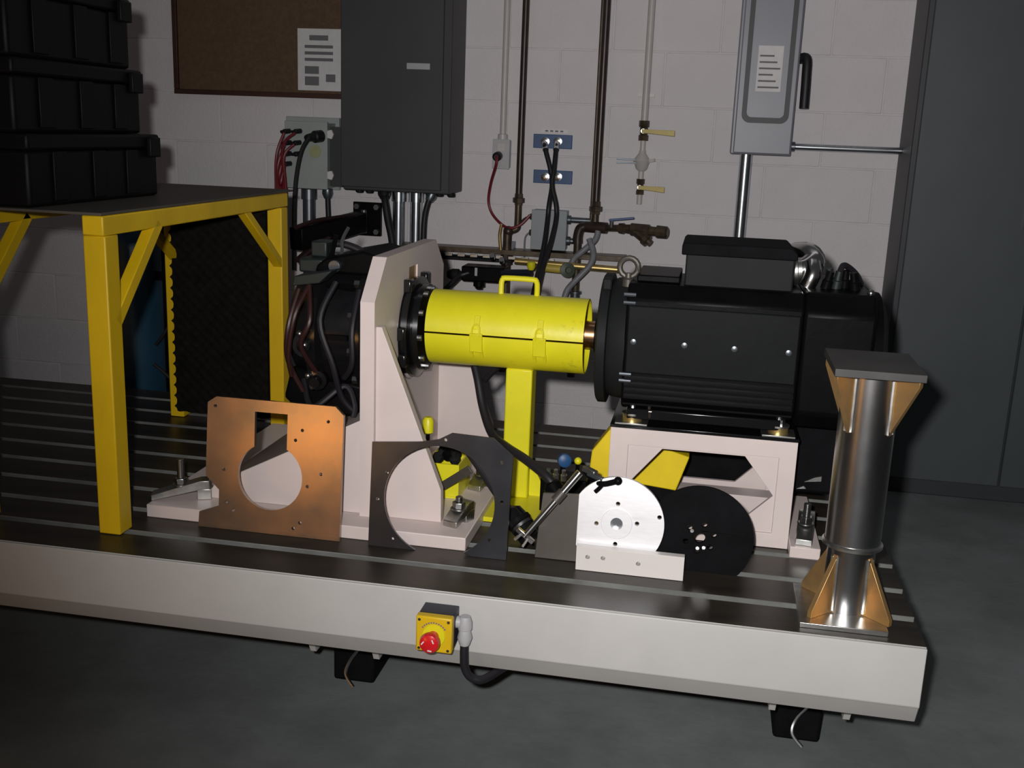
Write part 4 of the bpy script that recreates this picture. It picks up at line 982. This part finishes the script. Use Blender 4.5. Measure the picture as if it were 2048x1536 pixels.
build('embossed_rim', MB().prism([rrect(0.082, 0.250, 1.328, 1.83, 0.03), rrect(0.099, 0.233, 1.348, 1.812, 0.018)], 4.096, 4.1079, 'Y'), M['slatedark'], cv, bevel=0.004)
build('label', MB().box(0.123, 0.212, 4.1062, 4.1078, 1.440, 1.60), M['white'], cv)
for i in range(6):
    build('lettering', MB().box(0.130, 0.205 - 0.012 * (i % 3), 4.1056, 4.1061, 1.452 + i * 0.022, 1.458 + i * 0.022), M['print'], cv)
build('lever', MB().tube([(0.272, 4.15, 1.56), (0.296, 4.13, 1.56), (0.300, 4.12, 1.50), (0.302, 4.115, 1.385)], 0.0175, n=12), M['rubber'], t)
for q, lab, p0, p1, r in ((0, 'shiny conduit down from the grey disconnect switch behind the motor', (0.113, 4.18, 0.0), (0.113, 4.18, z0 - 0.0005), 0.0235), (1, 'thin horizontal conduit between the grey disconnect switch and the tall cabinet', (x1 + 0.0005, 4.2, 1.248), (0.6715, 4.2, 1.248), 0.0125)):
    t = thing('conduit', lab, 'conduit', p0)
    build('pipe', MB().cyl(p0, p1, r, n=24), M['galv'], t)
    if q == 0:
        build('coupling', MB().lathe((0.113, 4.18, 0.60), (0, 0, 1), [(0, r + 0.001), (0, r + 0.005), (0.05, r + 0.005), (0.05, r + 0.001)], 20), M['galv'], t)
    else:
        build('coupling', MB().lathe((x1 + 0.0006, 4.2, 1.248), (1, 0, 0), [(0, 0.018), (0.016, 0.018), (0.018, 0.013)], 12), M['galvdark'], t)
for px, py, lab in ((1318, 534, 'larger dark anchor plug in the wall, nearer the lifting eye of the motor'), (1344, 538, 'smaller dark anchor plug in the wall, nearer the terminal box')):
    q = W(px, py, WALL)
    tag(build('anchor_plug', MB().cyl((q.x, 4.252, q.z), (q.x, 4.2598, q.z), 0.007 if px < 1330 else 0.005, n=10), M['galvdark']), lab, 'anchor plug', 'anchor plugs in the wall')

# ------------------------------------------------------------------ clutter between bracket and pedestal
# yellow bin seen through the black plate
t = thing('yellow_bin', 'small yellow open bin on the bracket base seen through the black plate', 'bin', (-0.575, 2.36, ZB + 0.03))
zb_ = ZB + 0.0305
build('front_wall', MB().box(-0.618, -0.535, 2.32, 2.324, zb_ + 0.0045, 0.498), M['yellow'], t)
build('back_wall', MB().box(-0.618, -0.535, 2.44, 2.444, zb_ + 0.0045, 0.498), M['yellow'], t)
build('side_wall', MB().box(-0.618, -0.614, 2.3245, 2.4395, zb_ + 0.0045, 0.498), M['yellow'], t)
build('side_wall', MB().box(-0.539, -0.535, 2.3245, 2.4395, zb_ + 0.0045, 0.498), M['yellow'], t)
build('bottom', MB().box(-0.618, -0.535, 2.32, 2.444, zb_, zb_ + 0.004), M['yellow'], t)
for i, (x, y, z) in enumerate(((-0.60, 2.35, 0.492), (-0.575, 2.36, 0.498), (-0.55, 2.35, 0.490), (-0.585, 2.40, 0.50), (-0.555, 2.40, 0.496))):
    tag(build('dark_fitting', MB().lathe((x, y, z), (0.5 - 0.3 * i, -0.2 * i, 1), [(0, 0.009), (0.012, 0.013), (0.02, 0.013), (0.024, 0.007), (0.034, 0.006)], 8), M['black'] if i % 2 else M['charcoal']), 'small dark metal fitting in the yellow bin', 'fitting', 'fittings in the yellow bin')
o = build('flat_strap', MB().bar((-0.590, 2.285, 0.437), (-0.492, 2.25, 0.515), 0.004, 0.020, (0, 0, 1)), M['steelbrown'], bevel=0.001)
tag(o, 'brown flat steel strap lying aslant before the yellow bin', 'strap')
t = thing('capped_stud', 'thin black stud with yellow plastic cap behind the front gusset', 'stud', (-0.633, 2.40, ZB + 0.03))
build('cap', MB().lathe((-0.633, 2.40, 0.545), (0, 0, 1), [(0, 0.008), (0.004, 0.014), (0.034, 0.014), (0.042, 0.009)], 14), M['yellow'], t)
build('stem', MB().cyl((-0.633, 2.40, ZB + 0.03), (-0.633, 2.40, 0.545), 0.005, n=10), M['black'], t)
# big black hose and its plug
t = thing('black_hose', 'thick black hose dropping from under the shaft guard toward the pedestal', 'hose', (-0.30, 2.3, ZB))
build('hose', MB().tube(wl([(948, 725, 2.50), (956, 760, 2.48), (966, 815, 2.45), (984, 868, 2.40), (1012, 893, 2.34), (1050, 918, 2.30), (1092, 952, 2.26), (1108, 972, 2.25)], 2.4), 0.0105, n=12), M['rubber'], t)
build('branch', MB().tube(wl([(968, 762, 2.50), (985, 745, 2.53), (1000, 732, 2.56)], 2.5), 0.007, n=10), M['rubber'], t)
build('hose_end', MB().lathe(W(1100, 963, 2.26), W(1125, 1005, 2.24) - W(1100, 963, 2.26), [(0, 0.013), (0.01, 0.022), (0.05, 0.024), (0.055, 0.016)], 14), M['black'], t)
t = thing('cable_plug', 'black cable with heavy connector lying behind the black plate', 'connector', (-0.36, 2.2, ZB))
q0, q1 = W(1018, 1018, 2.19), W(1062, 1075, 2.16)
build('cable', MB().tube(wl([(938, 905, 2.26), (962, 940, 2.24), (992, 985, 2.21), (1018, 1018, 2.19)], 2.2), 0.009, n=10), M['rubber'], t)
build('connector', MB().lathe(q0, q1 - q0, [(0, 0.012), (0.01, 0.024), (0.03, 0.026), (0.032, 0.029), (0.042, 0.029), (0.044, 0.026), (0.085, 0.027)], 20), M['blackgloss'], t)
build('label_band', MB().lathe(q0 + (q1 - q0).normalized() * 0.046, q1 - q0, [(0, 0.0275), (0.006, 0.0275)], 20), M['bolt'], t)
# fork ended rod
t = thing('clevis_rod', 'bright steel rod with forked end leaning across the brown steel plate', 'rod', (-0.34, 2.10, ZB))
a, b = W(1048, 1074, 2.045), W(1160, 945, 2.088)
build('rod', MB().cyl(a, b, 0.0065, 0.0085, n=14), M['chrome'], t)
d = (b - a).normalized(); s = d.cross(Vector((0, 1, 0))).normalized()
for e in (-1, 1):
    build('fork_tine', MB().bar(a + s * e * 0.008 + d * 0.004, a + s * e * 0.011 - d * 0.018, 0.006, 0.010, (0, 1, 0)), M['chrome'], t, bevel=0.001)
build('fork_bridge', MB().bar(a - s * 0.022 + d * 0.004, a + s * 0.022 + d * 0.004, 0.010, 0.010, (0, 1, 0)), M['chrome'], t, bevel=0.001)
build('collar', MB().cyl(a + d * 0.10, a + d * 0.125, 0.011, n=12), M['steelbrown'], t)
# black ratchet handles on top of the rod
t = thing('ratchet_tool', 'black and steel ratchet tool lying over the top of the bright disc', 'tool', W(1200, 955, 2.10))
build('handle', MB().tube([W(1168, 940, 2.13), W(1185, 958, 2.11), W(1205, 968, 2.09), W(1236, 962, 2.085)], 0.0062, n=10), M['black'], t)
build('knob', MB().ball(W(1236, 962, 2.085), 0.009), M['black'], t)
build('lower_handle', MB().tube([W(1208, 966, 2.088), W(1198, 977, 2.084), W(1190, 984, 2.083)], 0.0045, n=8), M['black'], t)
build('jaw', MB().bar(W(1168, 936, 2.13), W(1192, 948, 2.11), 0.014, 0.012), M['zinc'], t, bevel=0.002)
build('jaw', MB().bar(W(1176, 946, 2.115), W(1206, 960, 2.095), 0.010, 0.010), M['galvdark'], t, bevel=0.002)
# solenoid block with coloured knobs
t = thing('solenoid_block', 'small dark valve block with blue knob and yellow knob left of the pedestal', 'valve block', (-0.29, 2.38, ZB))
bl = W(1130, 985, 2.36)
build('block', MB().box(-0.345, -0.235, 2.35, 2.42, ZB, 0.478), M['black'], t, bevel=0.004)
build('blue_knob', MB().lathe(W(1127, 918, 2.40), (0.3, -1, 0.1), [(0, 0.013), (0.004, 0.016), (0.022, 0.016), (0.025, 0.010)], 16), M['blue'], t)
build('blue_stem', MB().cyl(W(1127, 918, 2.40), (W(1127, 918, 2.40).x, 2.39, 0.478), 0.006, n=8), M['black'], t)
build('yellow_knob', MB().ball(W(1156, 922, 2.37), 0.009), M['yellow'], t)
build('yellow_stem', MB().cyl(W(1156, 922, 2.37), (W(1156, 922, 2.37).x, 2.37, 0.478), 0.005, n=8), M['black'], t)
for px, mt in ((1097, 'olive'), (1112, 'zinc'), (1128, 'zinc')):
    q = W(px, 950, 2.345)
    build('fitting', MB().lathe((q.x, q.y, 0.4782), (0, -0.2, 1), [(0, 0.008), (0.014, 0.008), (0.016, 0.005), (0.026, 0.005)], 10), M[mt], t)
